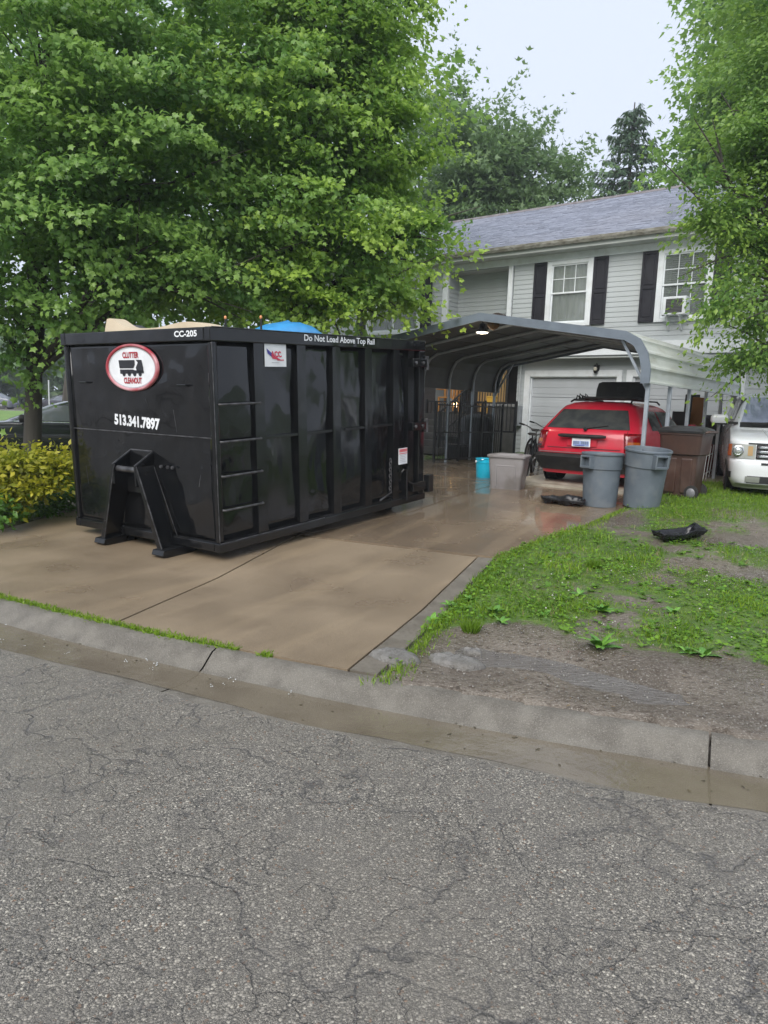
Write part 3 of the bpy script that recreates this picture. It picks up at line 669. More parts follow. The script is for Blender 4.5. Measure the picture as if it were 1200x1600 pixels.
# porch: landing, steps, cheek wall
pm = MB(); pm.box(-3.2,-.5,-1.5,1.2,0,1.08); lan = pm.build('porch_landing', M_stone, house, bevel=.01)
for k in range(6): MB().box(-2.9,-.72,-1.5-.31*(6-k),-1.5-.31*(5-k)-.006,0,.17+k*.172).build('step', M_stone, house, bevel=.012)
MB().box(-.62,-.38,-1.2,.0,0,1.28).build('cheek_wall', M_stone, house, bevel=.01); MB().box(-.68,-.32,-1.25,.01,1.28,1.36).build('wall_cap', mat('cap_concrete', (.3,.29,.27), .6, (.2,.19,.18), vs=6), house, bevel=.012)
dm = MB(); dm.box(-2.3,-1.35,1.12,1.19,1.1,3.15); dr_ = dm.build('front_door', M_darkdoor, house, bevel=.01)
for x0, x1 in ((-2.2,-1.86),(-1.79,-1.45)):
    for z0, z1 in ((1.25,1.95),(2.05,2.95)): MB().box(x0,x1,1.105,1.12,z0,z1).build('door_panel', M_darkdoor, dr_, bevel=.015, seg=1)
MB().box(-2.62,-2.44,F+.2,F+.34,1.08,2.66).build('porch_post', M_white, house, bevel=.008)
# ------------------------------------------------------------------ things about the porch
ac = thing('air_conditioner', 'white window air conditioner propped in the right hand window on two brackets', 'air conditioner', tuple(hw(3.98, F-.06, 3.54)), HY)
b_ = MB(); b_.box(-.27,.27,-.26,.08,.0,.42); body = b_.build('casing', M_white, ac, bevel=.015)
for k in range(9): MB().box(-.17,.17,-.268,-.258,.06+k*.034,.076+k*.034).build('louvre', mat('ac_grille', (.12,.12,.12), .6) if k == 0 else bpy.data.materials['ac_grille'], ac)
MB().box(-.19,.19,-.264,-.257,.045,.365).build('grille_backing', M_void, ac)
for x in (-.18, .12): MB().bar((x,-.2,-.01),(x,.04,-.32),.03,.03).bar((x,-.24,-.012),(x,.04,-.012),.03,.025).build('bracket', M_white, ac)
rail = thing('porch_railing', 'black iron railing with thin pickets along the raised porch left of the garage', 'railing', tuple(hw(-2.4, -1.62, 0)), HY)
for z_ in (1.36, .62): MB().box(0,2.9,-.02,.02,z_-.02,z_+.02).build('rail', M_blk, rail)
pk = MB().box(-.009,.009,-.009,.009,.6,1.36).mesh('picket', M_blk)
for k in range(26): inst(pk, 'picket', rail, (.06+k*.111, 0, 0))
pp = MB().box(-.024,.024,-.024,.024,.0,1.42).mesh('post', M_blk)
for x in (.02, .98, 1.95, 2.88): inst(pp, 'post', rail, (x, .0, 0))
rail2 = thing('step_railing', 'black iron handrail with pickets climbing beside the porch steps', 'railing', tuple(hw(-.78, -3.3, 0)), HY)
for dz_ in (.95, .35): MB().bar((0,0,dz_+.1),(0,1.7,dz_+1.02),.035,.035).build('rail', M_blk, rail2)
pk2 = MB().box(-.009,.009,-.009,.009,0,.85).mesh('picket', M_blk)
for k in range(14): inst(pk2, 'picket', rail2, (0, .08+k*.12, .2+k*.0655))
for q in (0, 1.72): MB().box(-.022,.022,q-.022,q+.022,0 if q == 0 else .9,1.1+q*.54).build('post', M_blk, rail2)
lat = thing('picket_gate', 'tall dark iron gate with tan slats standing for the light behind it between carport and garage wall', 'gate', tuple(hw(-1.55, -.35, 0)), HY)
for x in (0, 1.0): MB().box(x-.025,x+.025,-.03,.03,1.05,2.55).build('post', M_blk, lat)
for z_ in (1.4, 2.5): MB().box(0,1.0,-.02,.02,z_-.02,z_+.02).build('rail', M_blk, lat)
M_tan = mat('tan_gate_light', (.36,.24,.10), .7, (.26,.17,.07), vs=6, stretch=(1,1,.2))  # tan colour stands for the light seen through the gate
sl_ = MB().box(-.033,.033,.03,.045,1.12,2.46).mesh('light_slat', M_tan); bar_ = MB().box(-.007,.007,-.008,.008,1.4,2.5).mesh('bar', M_blk)
for k in range(11): inst(sl_, 'light_slat', lat, (.07+k*.087,0,0)); inst(bar_, 'bar', lat, (.03+k*.088,0,0))
ch = thing('wooden_chair', 'honey coloured slatted wooden chair on the porch', 'chair', tuple(hw(-2.35, -.55, 1.08)), HY+R(10))
M_honey = mat('honey_wood', (.52,.27,.08), .5, (.42,.20,.06), vs=5, stretch=(1,1,.3))
MB().box(-.26,.26,-.25,.25,.40,.44).build('seat', M_honey, ch, bevel=.008)
lg = MB().box(-.025,.025,-.025,.025,0,.42).mesh('leg', M_honey)
for x in (-.23,.23):
    for y in (-.22,.22): inst(lg, 'leg', ch, (x,y,0))
MB().box(-.29,.29,.2,.25,.86,.98).build('top_rail', M_honey, ch, bevel=.01)
bs_ = MB().box(-.03,.03,.21,.235,.44,.87).mesh('back_slat', M_honey)
for k in range(6): inst(bs_, 'back_slat', ch, (-.24+k*.096,0,0))
for x in (-.29,.29): MB().box(x-.03,x+.03,-.25,.25,.64,.67).build('armrest', M_honey, ch); 
yb = thing('storage_box', 'yellow plastic storage box on the porch landing', 'box', tuple(hw(-.72, -.85, 1.08)), HY+R(15))
M_yel = mat('yellow_plastic', (.62,.38,.05), .4, (.52,.30,.04), vs=4)
MB().loft([rrect(.11,.11,.02,3,0),rrect(.125,.125,.02,3,.44)]).build('tub', M_yel, yb, smooth=40); MB().box(-.135,.135,-.135,.135,.44,.475).build('lid', M_yel, yb, bevel=.015)
lt = thing('porch_lantern', 'small lit lantern glowing on the porch railing', 'lantern', tuple(hw(-1.52, -1.45, 1.08)), 0)
MB().lathe([(.09,0),(.09,.02),(.02,.05),(.02,.12),(.07,.14)], 14, cap0=True, cap1=True).build('base', M_blk, lt, smooth=40)
MB().lathe([(.02,.14),(.055,.17),(.06,.24),(.03,.29)], 14, cap0=True, cap1=True).build('bulb', mat('warm_bulb', (.9,.7,.4), .4, emit=((1.0,.62,.28), 14)), lt, smooth=60)
pl = bpy.data.lights.new('lantern_light', 'POINT'); pl.energy = 1.2; pl.color = (1,.62,.3); pl.shadow_soft_size = .06; po = bpy.data.objects.new('lantern_light', pl); COL.objects.link(po); po.parent = lt; po.location = (0,-.12,.3)
for nm, lab, a, z, mbx in (('ornament','small brown figurine standing left on the balcony parapet',-1.55,3.56,None),('ornament','larger dark figurine on a pin standing right on the balcony parapet',-1.05,3.56,1)):
    o = MB()
    if mbx: o.tube([(0,0,0),(0,0,.13)], .02, 6); o.lathe([(.02,.1),(.09,.14),(.13,.22),(.12,.3),(.04,.34)], 12, cap0=True, cap1=True, sx=1.4); o.lathe([(.02,.2),(.06,.22),(.05,.29),(.01,.31)], 8, (.19,0,0), cap0=True, cap1=True)
    else: o.lathe([(.10,0),(.12,.04),(.06,.10),(.07,.14),(.02,.18)], 12, cap0=True, cap1=True, sx=1.3)
    o = o.build(nm, mat('dark_brown' + ('_b' if mbx else ''), (.05,.028,.02) if mbx else (.12,.06,.03), .6), smooth=50, loc=tuple(hw(a, F+.15, z))); tag(o, lab, 'ornament')

# ================================================================== CARPORT (local: x along its front, y back, right front leg at the origin)
CO = (3.785, 10.79, .614); CS = .893
cp = thing('carport', 'steel carport with grey blue legs and pale ribbed sheet roof in front of the garage', 'carport', CO, HY); cp.scale = (CS,)*3
def cw(a, n, z): return Vector(CO)+(HX*a+HN*n+Vector((0,0,z)))*CS
M_galv = mat('galvanised_steel', (.40,.44,.48), .45, (.32,.36,.40), vs=8, rough2=.35, metal=.35)
M_trim = mat('slate_trim', (.16,.19,.225), .4, (.13,.155,.185), vs=4)
M_sheet = mat('pale_roof_sheet', (.58,.60,.56), .35, (.50,.52,.48), vs=2, det=8, stretch=(3,.4,1), c3=(.36,.35,.27), vs3=4, f3=.6)
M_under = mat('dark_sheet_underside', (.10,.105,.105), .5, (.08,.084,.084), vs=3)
WID = -6.15
prof = [(0,0),(0,1.96),(-.06,2.20),(-.18,2.39),(-.38,2.50),(-3.18,2.94),(-5.77,2.50),(-5.97,2.39),(-6.09,2.20),(-6.15,1.96),(-6.15,0)]
NB = 6; SPB = 1.12; LEN = SPB*(NB-1)
gzl = lambda a, n: (float(gz(*cw(a,n,0).xy)) - CO[2])/CS
for i in range(NB):
    y = i*SPB; M_ = M_galv
    top = MB(); top.tube([(a, y, z) for a, z in prof[1:-1]], .034, 8); top.build('bow', M_, cp, smooth=50)
    for a in (0, WID): MB().box(a-.03,a+.03,y-.03,y+.03,gzl(a,y)-.02,1.97).build('leg', M_, cp, bevel=.006)
    if i in (0, NB-1):
        for s_, a in ((-1,0),(1,WID)): MB().bar((a,y+.001,1.62),(a+s_*.52,y+.001,2.50),.045,.03,up=(0,1,0)).build('brace', M_, cp)
def arc(off):        # outline of the sheeting, right skirt over the ridge to the left skirt
    P = [(.0,1.73)] + prof[1:-1] + [(WID,1.73)]; out = []
    for i, p in enumerate(P):
        a = Vector(P[max(i-1,0)]); b = Vector(P[min(i+1,len(P)-1)]); d = (b-a).normalized(); out.append((p[0]+d.y*off, p[1]-d.x*off))
    return out
def along(P, step):
    L = [0]
    for a, b in zip(P[:-1], P[1:]): L.append(L[-1]+math.dist(a, b))
    n = int(L[-1]/step); s = np.linspace(0, L[-1], n+1); return [(float(np.interp(q,L,[p[0] for p in P])), float(np.interp(q,L,[p[1] for p in P]))) for q in s], L[-1]
P_, LT = along(arc(.042), .03)
npan = 9; m = len(P_)-1
for k in range(npan):
    i0, i1 = round(k*m/npan), round((k+1)*m/npan); pts = []
    for i in range(i0, i1+1):
        a = Vector(P_[max(i-1,0)]); b = Vector(P_[min(i+1,m)]); d = (b-a).normalized(); ph = (i % 8); h = .030 if ph in (0,1) else (.0 if ph in (3,4,5,6) else .008)
        if i == i0 and k: h += .004
        pts.append((P_[i][0]+d.y*h, P_[i][1]-d.x*h))
    mb = MB(); nn = len(pts); mb.add([(a,-.14,z) for a, z in pts]+[(a,LEN+.12,z) for a, z in pts], [(i,i+1,nn+i+1,nn+i) for i in range(nn-1)]); mb.build('roof_sheet', M_sheet, cp)
Q_, _ = along(arc(.036), .1); nn = len(Q_); mb = MB(); mb.add([(a,-.135,z) for a, z in Q_]+[(a,LEN+.115,z) for a, z in Q_], [(i,nn+i,nn+i+1,i+1) for i in range(nn-1)]); mb.build('shaded_underside', M_under, cp)  # grey sheet underside, kept dark to deepen the shade under the roof
for y in (-.15, LEN+.13):
    mb = MB(); A = arc(.072); B = arc(-.075); nn = len(A)
    for i in range(nn-1):
        a0, a1, b0, b1 = A[i], A[i+1], B[i], B[i+1]; mb.hexa([(b0[0],y-.02,b0[1]),(b1[0],y-.02,b1[1]),(b1[0],y+.02,b1[1]),(b0[0],y+.02,b0[1]),(a0[0],y-.02,a0[1]),(a1[0],y-.02,a1[1]),(a1[0],y+.02,a1[1]),(a0[0],y+.02,a0[1])])
    mb.build('gable_trim', M_trim, cp)
for s in np.linspace(.12, .88, 7):
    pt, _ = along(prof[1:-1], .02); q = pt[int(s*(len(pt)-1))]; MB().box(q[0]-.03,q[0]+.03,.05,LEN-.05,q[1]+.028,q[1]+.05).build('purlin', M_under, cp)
# lamps under the carport
M_lit = mat('lit_lamp', (.9,.86,.78), .4, emit=((1.0,.90,.74), 1.6))
def cplamp(lab, a, y, z, r, e):
    t = thing('utility_lamp', lab, 'lamp', tuple(cw(a, y, z)), HY)
    MB().lathe([(.02,.14),(.05,.12),(.06,.05),(r,.0),(r,-.012)], 18, cap0=True, cap1=True).build('shade', M_blk, t, smooth=40)
    MB().lathe([(r*.96,-.012),(r*.8,-.028),(r*.3,-.034)], 18, cap1=True).build('diffuser', M_lit, t, smooth=40)
    MB().tube([(0,0,.13),(0,0,.24)], .008, 6).build('cord', M_blk, t)
    l = bpy.data.lights.new('lamp_light', 'POINT'); l.energy = e; l.color = (1,.86,.66); l.shadow_soft_size = .08; o = bpy.data.objects.new('lamp_light', l); COL.objects.link(o); o.parent = t; o.location = (0,0,-.08)
cplamp('lit round utility lamp hung under the carport peak', -3.28, .12, 2.70, .11, 4)
cplamp('smaller round lamp hung near the right side of the carport', -.95, 3.0, 2.38, .09, 3)
nest = tag(MB().lathe([(.02,-.06),(.05,-.04),(.075,.0),(.08,.03),(.06,.05)], 12, cap0=True, cap1=True, sx=1.3).build('bird_nest', mat('nest_straw', (.22,.12,.05), .9, (.12,.07,.03), vs=12, bump=.8, bs=40), smooth=60, loc=tuple(cw(-3.0,.05,2.78))), 'brown bird nest tucked under the carport peak', 'nest')
# ================================================================== ROLL-OFF DUMPSTER (local: x across with the near corner at 0, y along its length, z up)
DW = Vector((.8305,-.5570,0)); DLn = Vector((.5560,.8291,.0596)).normalized(); DU = DW.cross(DLn).normalized(); DO = Vector((-1.563, 6.908, .217))
mw = Matrix(((DW.x,DLn.x,DU.x,DO.x),(DW.y,DLn.y,DU.y,DO.y),(DW.z,DLn.z,DU.z,DO.z),(0,0,0,1)))
dp = thing('dumpster', 'large glossy black roll-off dumpster standing on the driveway with white lettering', 'dumpster', mw=mw)
def black_paint(name, r1=.05, r2=.16, c=(.006,.0065,.0075)):
    m = mat(name, c, r1, (.008,.0085,.0095), vs=1.6, det=9, rough2=r2, lo=.42, hi=.7, c3=(.03,.029,.028), vs3=7, f3=.25, spec=.5)
    t = m.node_tree; N = t.nodes; L = t.links; b = N['Principled BSDF']; n = N.new('ShaderNodeTexNoise'); tcn = N.new('ShaderNodeTexCoord'); mp = N.new('ShaderNodeMapping'); mp.inputs['Scale'].default_value = (1,1,.45)
    L.new(tcn.outputs['Object'], mp.inputs[0]); L.new(mp.outputs[0], n.inputs[0]); n.inputs['Scale'].default_value = 2.6; n.inputs['Detail'].default_value = 2
    n2 = N.new('ShaderNodeTexNoise'); n2.inputs['Scale'].default_value = 160; L.new(tcn.outputs['Object'], n2.inputs[0])
    ad = N.new('ShaderNodeMath'); ad.operation = 'MULTIPLY_ADD'; L.new(n2.outputs[0], ad.inputs[0]); ad.inputs[1].default_value = .0008; L.new(n.outputs[0], ad.inputs[2])
    bp = N.new('ShaderNodeBump'); bp.inputs['Strength'].default_value = .5; bp.inputs['Distance'].default_value = .035; L.new(ad.outputs[0], bp.inputs['Height']); L.new(bp.outputs[0], b.inputs['Normal'])
    return m
M_bp = black_paint('black_steel_paint'); M_bk2 = black_paint('black_frame_paint', .12, .3)
M_edge = mat('worn_steel_edge', (.12,.12,.125), .4, (.03,.03,.032), vs=9, metal=.3)
M_tyre = mat('black_rubber', (.015,.015,.015), .75, (.03,.028,.025), vs=9)
LL, WW, HH = 3.80, 2.35, 2.135
def dn(x, y, s=1): return fbm(x*1.0, y*1.0, s, 12)
# walls: dented plates
def plate(fn, nu, nv, name, th=.045): 
    mb = MB(); mb.grid(fn, nu, nv); return mb.build(name, M_bp, dp, smooth=30, solid=th)
def pf(x, z): u = (x+WW-.03)/(WW-.06); v = (z-.10)/1.92; return .03+.020*dn(u*1.8,v*1.8)*min(1,8*u*(1-u))*min(1,6*v*(1-v))
plate(lambda u, v: (-WW+.03+(WW-.06)*u, pf(-WW+.03+(WW-.06)*u, .10+1.92*v), .10+1.92*v), 48, 40, 'front_panel')
plate(lambda u, v: (-.058+.022*dn(u*6,v*2+9)*min(1,6*v*(1-v)), .03+(LL-.06)*u, .10+1.92*v), 60, 22, 'side_panel')
plate(lambda u, v: (-WW+.055, LL-.03-(LL-.06)*u, .10+1.92*v), 10, 4, 'side_panel')
plate(lambda u, v: (-.05-(WW-.1)*u, LL-.03, .10+1.92*v), 10, 4, 'tailgate')
MB().box(-WW+.03,-.03,.03,LL-.03,.06,.11).build('floor_plate', M_bk2, dp)
P = lambda nm, x0, x1, y0, y1, z0, z1, m=M_bk2, bv=.010, par=dp: MB().box(x0,x1,y0,y1,z0,z1).build(nm, m, par, bevel=bv)
# rails and posts
P('top_rail', -.085, .0, -.02, LL, 2.005, HH); P('top_rail', -WW, -WW+.085, -.02, LL, 2.005, HH); P('top_rail', -WW+.085, -.085, -.02, .075, 2.008, HH-.002); P('top_rail', -WW+.085, -.085, LL-.085, LL, 2.005, HH)
P('bottom_rail', -.085, .005, -.005, LL+.02, .0, .092); P('bottom_rail', -WW-.005, -WW+.085, -.005, LL+.02, 0, .092); P('bottom_rail', -WW+.085, -.085, -.004, .085, .003, .09)
P('corner_post', -.075, -.008, .0, .07, .09, 2.008, bv=.02); P('corner_post', -WW+.008, -WW+.075, .0, .07, .09, 2.008, bv=.02)
P('corner_post', -.09, -.004, LL-.15, LL-.01, .092, 2.006); P('corner_post', -WW+.004, -WW+.09, LL-.15, LL-.01, .092, 2.006)
rib = MB(); rib.prism([(0,-.075),(.06,-.07),(.06,.07),(0,.085)], lambda x, y: (x,y,0), lambda x, y: (x,y,1.915)); rb = rib.mesh('side_rib', M_bk2)
for y in (.62, 1.265, 1.87, 2.495, 3.11, 3.46):
    inst(rb, 'side_rib', dp, (-.075, y, .091)); o = inst(rb, 'side_rib', dp, (-WW+.075, y, .091), R(180))
MB().box(-.062,-.022,.64,3.13,1.055,1.085).build('weld_seam', M_bk2, dp, bevel=.004)
MB().hexa([(-2.29,.012,1.108),(-.06,.012,1.104),(-.06,.028,1.104),(-2.29,.028,1.108),(-2.29,.012,1.116),(-.06,.012,1.112),(-.06,.028,1.112),(-2.29,.028,1.116)]).build('weld_seam', M_edge, dp)
rg = MB(); rg.tube([(-.05,.05,0),(.012,.07,0),(.012,.60,0),(-.03,.62,0)], .0115, 8); rgm = rg.mesh('ladder_rung', M_edge, 50)
for z in (1.425, 1.072, .742, .412): inst(rgm, 'ladder_rung', dp, (0, 0, z))
# skids, rear rollers
for x in (-1.58, -.64):
    mb = MB(); s = 1 if x < -1 else 1
    mb.box(x-.055,x+.055,.0,LL-.1,-.05,.0); mb.prism([(0,0),(-.23,-.01),(-.25,-.06),(-.17,-.095),(.10,-.095),(.35,-.05)], lambda y, z: (x-.085,y,z), lambda y, z: (x+.085,y,z)); mb.build('skid', M_bk2, dp, bevel=.006)
for x in (-.32, -2.03):
    w = MB(); w.lathe([(.02,-.09),(.085,-.085),(.088,-.07),(.088,.07),(.085,.085),(.02,.09)], 18, (x,3.30,-.022), axis='x', cap0=True, cap1=True); w.build('roller', M_tyre, dp, smooth=40)
    MB().box(x-.12,x-.10,3.2,3.4,-.05,.06).box(x+.10,x+.12,3.2,3.4,-.05,.06).build('roller_bracket', M_bk2, dp)
# hook frame on the front
leg = lambda xa, xb, nm: MB().hexa([(xa-.10,-.30,.0),(xa+.10,-.30,.0),(xa+.10,-.02,.0),(xa-.10,-.02,.0),(xb-.115,-.245,.80),(xb+.115,-.245,.80),(xb+.115,-.02,.80),(xb-.115,-.02,.80)]).build(nm, M_bk2, dp, bevel=.006)
hf = []
for xa, xb, s in ((-.65,-.95,1),(-1.57,-1.30,-1)):
    mb = MB(); t = .014; A = lambda xc, hw_, y, z: (xc+hw_, y, z)
    # channel leg: face plate and two cheeks
    mb.hexa([(xa-.02,-.19,-.02),(xa+.02,-.19,-.02),(xa+.02,.01,-.02),(xa-.02,.01,-.02),(xb-.02,-.195,.79),(xb+.02,-.195,.79),(xb+.02,.01,.79),(xb-.02,.01,.79)])
    mb.hexa([(xa-.035,-.205,-.02),(xa+.035,-.205,-.02),(xa+.035,-.185,-.02),(xa-.035,-.185,-.02),(xb-.025,-.212,.79),(xb+.025,-.212,.79),(xb+.025,-.192,.79),(xb-.025,-.192,.79)])
    mb.build('hook_leg', M_bk2, dp, bevel=.004)
    e_ = MB(); q = -.109*s
    e_.bar((xa+.037,-.206,.0),(xb+.026,-.213,.80),.009,.009); e_.bar((xa+.022,.004,.1),(xb+.022,.004,.78),.006,.006)
    e_.build('weld_edge', M_edge, dp)
br = MB()
for x in (-1.30, -.95): br.hexa([(x-.012,-.215,.60),(x+.012,-.215,.60),(x+.012,.02,.52),(x-.012,.02,.52),(x-.012,-.215,.80),(x+.012,-.215,.80),(x+.012,.02,.93),(x-.012,.02,.93)])
br.box(-1.30,-.95,.0,.02,.52,.93); br.box(-1.29,-.96,-.06,-.045,.50,.66)
br = br.build('hook_bracket', M_bk2, dp, bevel=.004)
MB().tube([(-1.29,-.165,.755),(-.96,-.165,.755)], .03, 12).build('hook_bar', M_edge, br, smooth=40)
eb = MB()
for x in (-1.30, -.95): eb.bar((x,-.217,.803),(x,.02,.933),.011,.011)
eb.bar((-1.30,.015,.934),(-.95,.015,.934),.010,.010); eb.build('weld_edge', M_edge, br)
for x in (-.80, -.70, -.63): MB().lathe([(.016,0),(.016,-.02)], 8, (x,-.0,.79), axis='y', cap1=True).build('bolt', M_edge, br)
for x, z in ((-2.016,1.615),(-.44,1.60)): MB().tube([(x-.06,.03,z-.005),(x-.06,-.005,z),(x+.06,-.005,z),(x+.06,.03,z-.005)], .009, 6).build('tarp_hook', M_bk2, dp, smooth=50)
# hinges, latch, lever, chain at the far end of the side
for z in (1.85, 1.02):
    h = MB(); h.box(-.01,.035,3.44,3.80,z-.055,z+.055); h = h.build('hinge', M_bk2, dp, bevel=.008)
    MB().tube([(.02,3.80,z-.09),(.02,3.80,z+.09)], .028, 10).build('hinge_pin', M_edge, h, smooth=40)
    for y in (3.5, 3.68): MB().lathe([(.022,.035),(.022,.05),(.01,.054)], 8, (0,y,z), axis='x', cap1=True).build('bolt', M_edge, h)
MB().tube([(.015,3.20,.44),(.03,3.22,.47),(.03,3.29,.47),(.03,3.30,.06)], .015, 8).build('latch_lever', M_bk2, dp, smooth=50)
lk = MB(); lk.box(.0,.06,3.42,3.88,.15,.27); lk.box(.0,.09,3.78,3.9,.10,.34); lk.tube([(.03,3.3,.32),(.05,3.5,.22),(.06,3.75,.20)], .014, 6); lk.build('latch', M_bk2, dp, bevel=.006)
link = MB(); link.tube([(0, .018*math.cos(a), .026*math.sin(a)) for a in np.linspace(0, 2*math.pi, 9)], .005, 5, cap=False); lkm = link.mesh('chain_link', M_edge, 60)
for k in range(11): inst(lkm, 'chain_link', dp, (.0, 2.955+.004*math.sin(k*2), .62-k*.04), R(90) if k % 2 else 0)
MB().bar((0.0,2.72,.13),(0.0,2.98,.20),.02,.012).build('tie_bar', M_edge, dp)
sc_ = MB()
for x, z, dx, dz in ((-1.02,1.46,.05,-.10),(-.62,1.36,.04,-.22),(-1.95,1.9,.02,-.12),(-.30,.62,.03,.12),(-2.1,.5,-.02,.2),(-.11,1.5,.01,-.12),(-.10,1.72,-.006,-.09)): sc_.add([(x,pf(x,z)-.002,z),(x+.006,pf(x,z)-.002,z),(x+dx+.004,pf(x+dx,z+dz)-.002,z+dz),(x+dx,pf(x+dx,z+dz)-.002,z+dz)], [(0,1,2,3)])
sc_.build('scratches', M_edge, dp)
MB().bar((.003,.0,.094),(.003,1.6,.094),.006,.006).build('worn_edge_highlight', M_edge, dp); MB().bar((.001,.0,2.136),(.001,3.78,2.136),.008,.006).build('worn_edge_highlight', M_edge, dp); MB().bar((-.004,-.001,.1),(-.004,-.001,2.0),.006,.006).build('worn_edge_highlight', M_edge, dp)  # thin pale bars: worn edges with their bright highlight painted in
# ---- writing and decals
M_wp = mat('white_vinyl', (.78,.80,.82), .4, (.70,.72,.74), vs=8); M_red = mat('red_vinyl', (.42,.035,.045), .4, (.34,.03,.04), vs=8); M_ink = mat('black_ink', (.015,.016,.02), .4, (.02,.02,.025), vs=8)
M_blue = mat('blue_vinyl', (.04,.035,.25), .4, (.05,.045,.28), vs=8); M_pink = mat('red_print', (.62,.05,.10), .4, (.55,.045,.09), vs=8); M_grey = mat('grey_print', (.45,.45,.47), .5, (.5,.5,.52), vs=8)
def fit(body, w, h, bold=.0, shear=0):
    t = text_mb(body, 1.0, bold); v = np.array(t.v); lo = v.min(0); hi = v.max(0); v -= (lo+hi)/2; v[:,0] *= w/(hi[0]-lo[0]); v[:,2] *= h/(hi[2]-lo[2]); v[:,0] += shear*v[:,2]; t.v = [tuple(p) for p in v]; return t
def front(t, x, z, y=-.006, rot=0): return xform(t, Matrix.Translation((x, y, z)) @ Matrix.Rotation(rot, 4, 'Y'))
def side(t, y, z, x=.006): return xform(t, Matrix.Translation((x, y, z)) @ Matrix.Rotation(R(90), 4, 'Z'))
def ell(rx, rz, y, n=56, r2=None):
    mb = MB(); a = [2*math.pi*k/n for k in range(n)]
    if r2: mb.add([(rx*math.cos(t), y, rz*math.sin(t)) for t in a]+[(r2[0]*math.cos(t), y, r2[1]*math.sin(t)) for t in a], [(k,(k+1)%n,n+(k+1)%n,n+k) for k in range(n)])
    else: mb.add([(rx*math.cos(t), y, rz*math.sin(t)) for t in a], [tuple(range(n))])
    return mb
logo = bpy.data.objects.new('oval_sign', None); COL.objects.link(logo); logo.parent = dp; logo.location = (-1.183, .012, 1.768); logo['label'] = 'oval white sign with a red rim and a black truck'
ell(.372,.205,-.010).build('sign_face', M_wp, logo)
prof_ = []
M_rim = mat('red_rim', (.36,.045,.06), .3, (.55,.30,.32), vs=2.2, lo=.45, hi=.62)
rm = MB(); n = 64
rings = [(.372,.205,-.008),(.378,.210,-.022),(.398,.226,-.026),(.415,.236,-.018),(.418,.238,-.0)]
vs = [(rx*math.cos(2*math.pi*k/n), y, rz*math.sin(2*math.pi*k/n)) for rx, rz, y in rings for k in range(n)]
rm.add(vs, [(i*n+k, i*n+(k+1)%n, (i+1)*n+(k+1)%n, (i+1)*n+k) for i in range(4) for k in range(n)]); rm.build('sign_rim', M_rim, logo, smooth=60)
ell(.372,.205,-.0125, r2=(.360,.195)).build('rim_line', M_grey, logo)
front(fit('CLUTTER', .255, .062, .06), -.005, .125, -.014).build('lettering', M_red, logo); front(fit('CLEANOUT', .285, .062, .06), .01, -.128, -.014).build('lettering', M_red, logo)
tk = MB(); q = lambda *p: tk.add([(x, -.014, z) for x, z in p], [tuple(range(len(p)))[::1]])
q((-.19,-.005),(.03,-.005),(.055,.03),(.055,.075),(-.20,.075)); q((.085,-.04),(.185,-.04),(.185,-.0),(.165,.075),(.075,.078),(.105,.05),(.07,.0)); q((-.185,-.06),(.19,-.055),(.19,-.030),(.05,-.026),(.02,-.018),(-.185,-.018))
for cx in (-.125,-.04,.045,.13): q(*[(cx+.026*math.cos(a), -.06+.026*math.sin(a)) for a in np.linspace(0,2*math.pi,13)[:-1]])
tk.build('truck_emblem', M_ink, logo)
ph_ = front(fit('513.341.7897', .735, .118, .07), -1.185, 1.222, 0, rot=R(2.2)); ph_.v = [(x, pf(x, z)-.003, z) for x, y, z in ph_.v]; ph_.build('lettering', M_wp, dp)
front(fit('CC-205', .315, .058, .05), -.328, 2.078, -.025).build('lettering', M_wp, dp)
side(fit('Do Not Load Above Top Rail', 1.30, .088, .035), 1.945, 2.076, .004).build('lettering', M_wp, dp)
# square sticker with the blue wedge and red letters
st = bpy.data.objects.new('square_sticker', None); COL.objects.link(st); st.parent = dp; st.location = (-.018, .868, 1.905); st['label'] = 'square white sticker with a blue wedge and red letters'
MB().box(-.002,.0,-.16,.16,-.125,.118).build('sticker_face', M_wp, st)
MB().add([(.004,-.135,.055),(.004,-.06,.01),(.004,-.045,-.035),(.004,-.075,-.02),(.004,-.12,.005)], [(0,4,3,2,1)]).build('wedge', M_blue, st)
side(fit('ACC', .155, .06, .06, -.25), .005, -.0, .005).build('lettering', M_pink, st); MB().add([(.0045,-.07,-.0),(.0045,.08,-.055),(.0045,.08,-.06),(.0045,-.05,-.045)], [(0,3,2,1)]).build('swoosh', M_pink, st)
MB().box(.003,.004,.02,.12,-.062,-.052).build('fine_print', M_pink, st); MB().box(.003,.004,-.06,.05,-.085,-.080).build('fine_print', M_grey, st)
ws = bpy.data.objects.new('warning_sticker', None); COL.objects.link(ws); ws.parent = dp; ws.location = (-.006, 3.265, .645); ws['label'] = 'white warning sticker with a red heading'
MB().box(-.008,.0,-.10,.10,-.105,.105).build('sticker_face', M_wp, ws); MB().box(0,.002,-.095,.095,.055,.095).build('heading', mat('faded_red', (.6,.12,.14), .5, (.65,.2,.2), vs=9), ws); MB().box(0,.002,-.095,.095,.03,.042).build('heading', bpy.data.materials['faded_red'], ws)
for k in range(5): MB().box(0,.002,-.08,.07-.02*(k%2),.012-k*.022,.018-k*.022).build('fine_print', M_grey, ws)
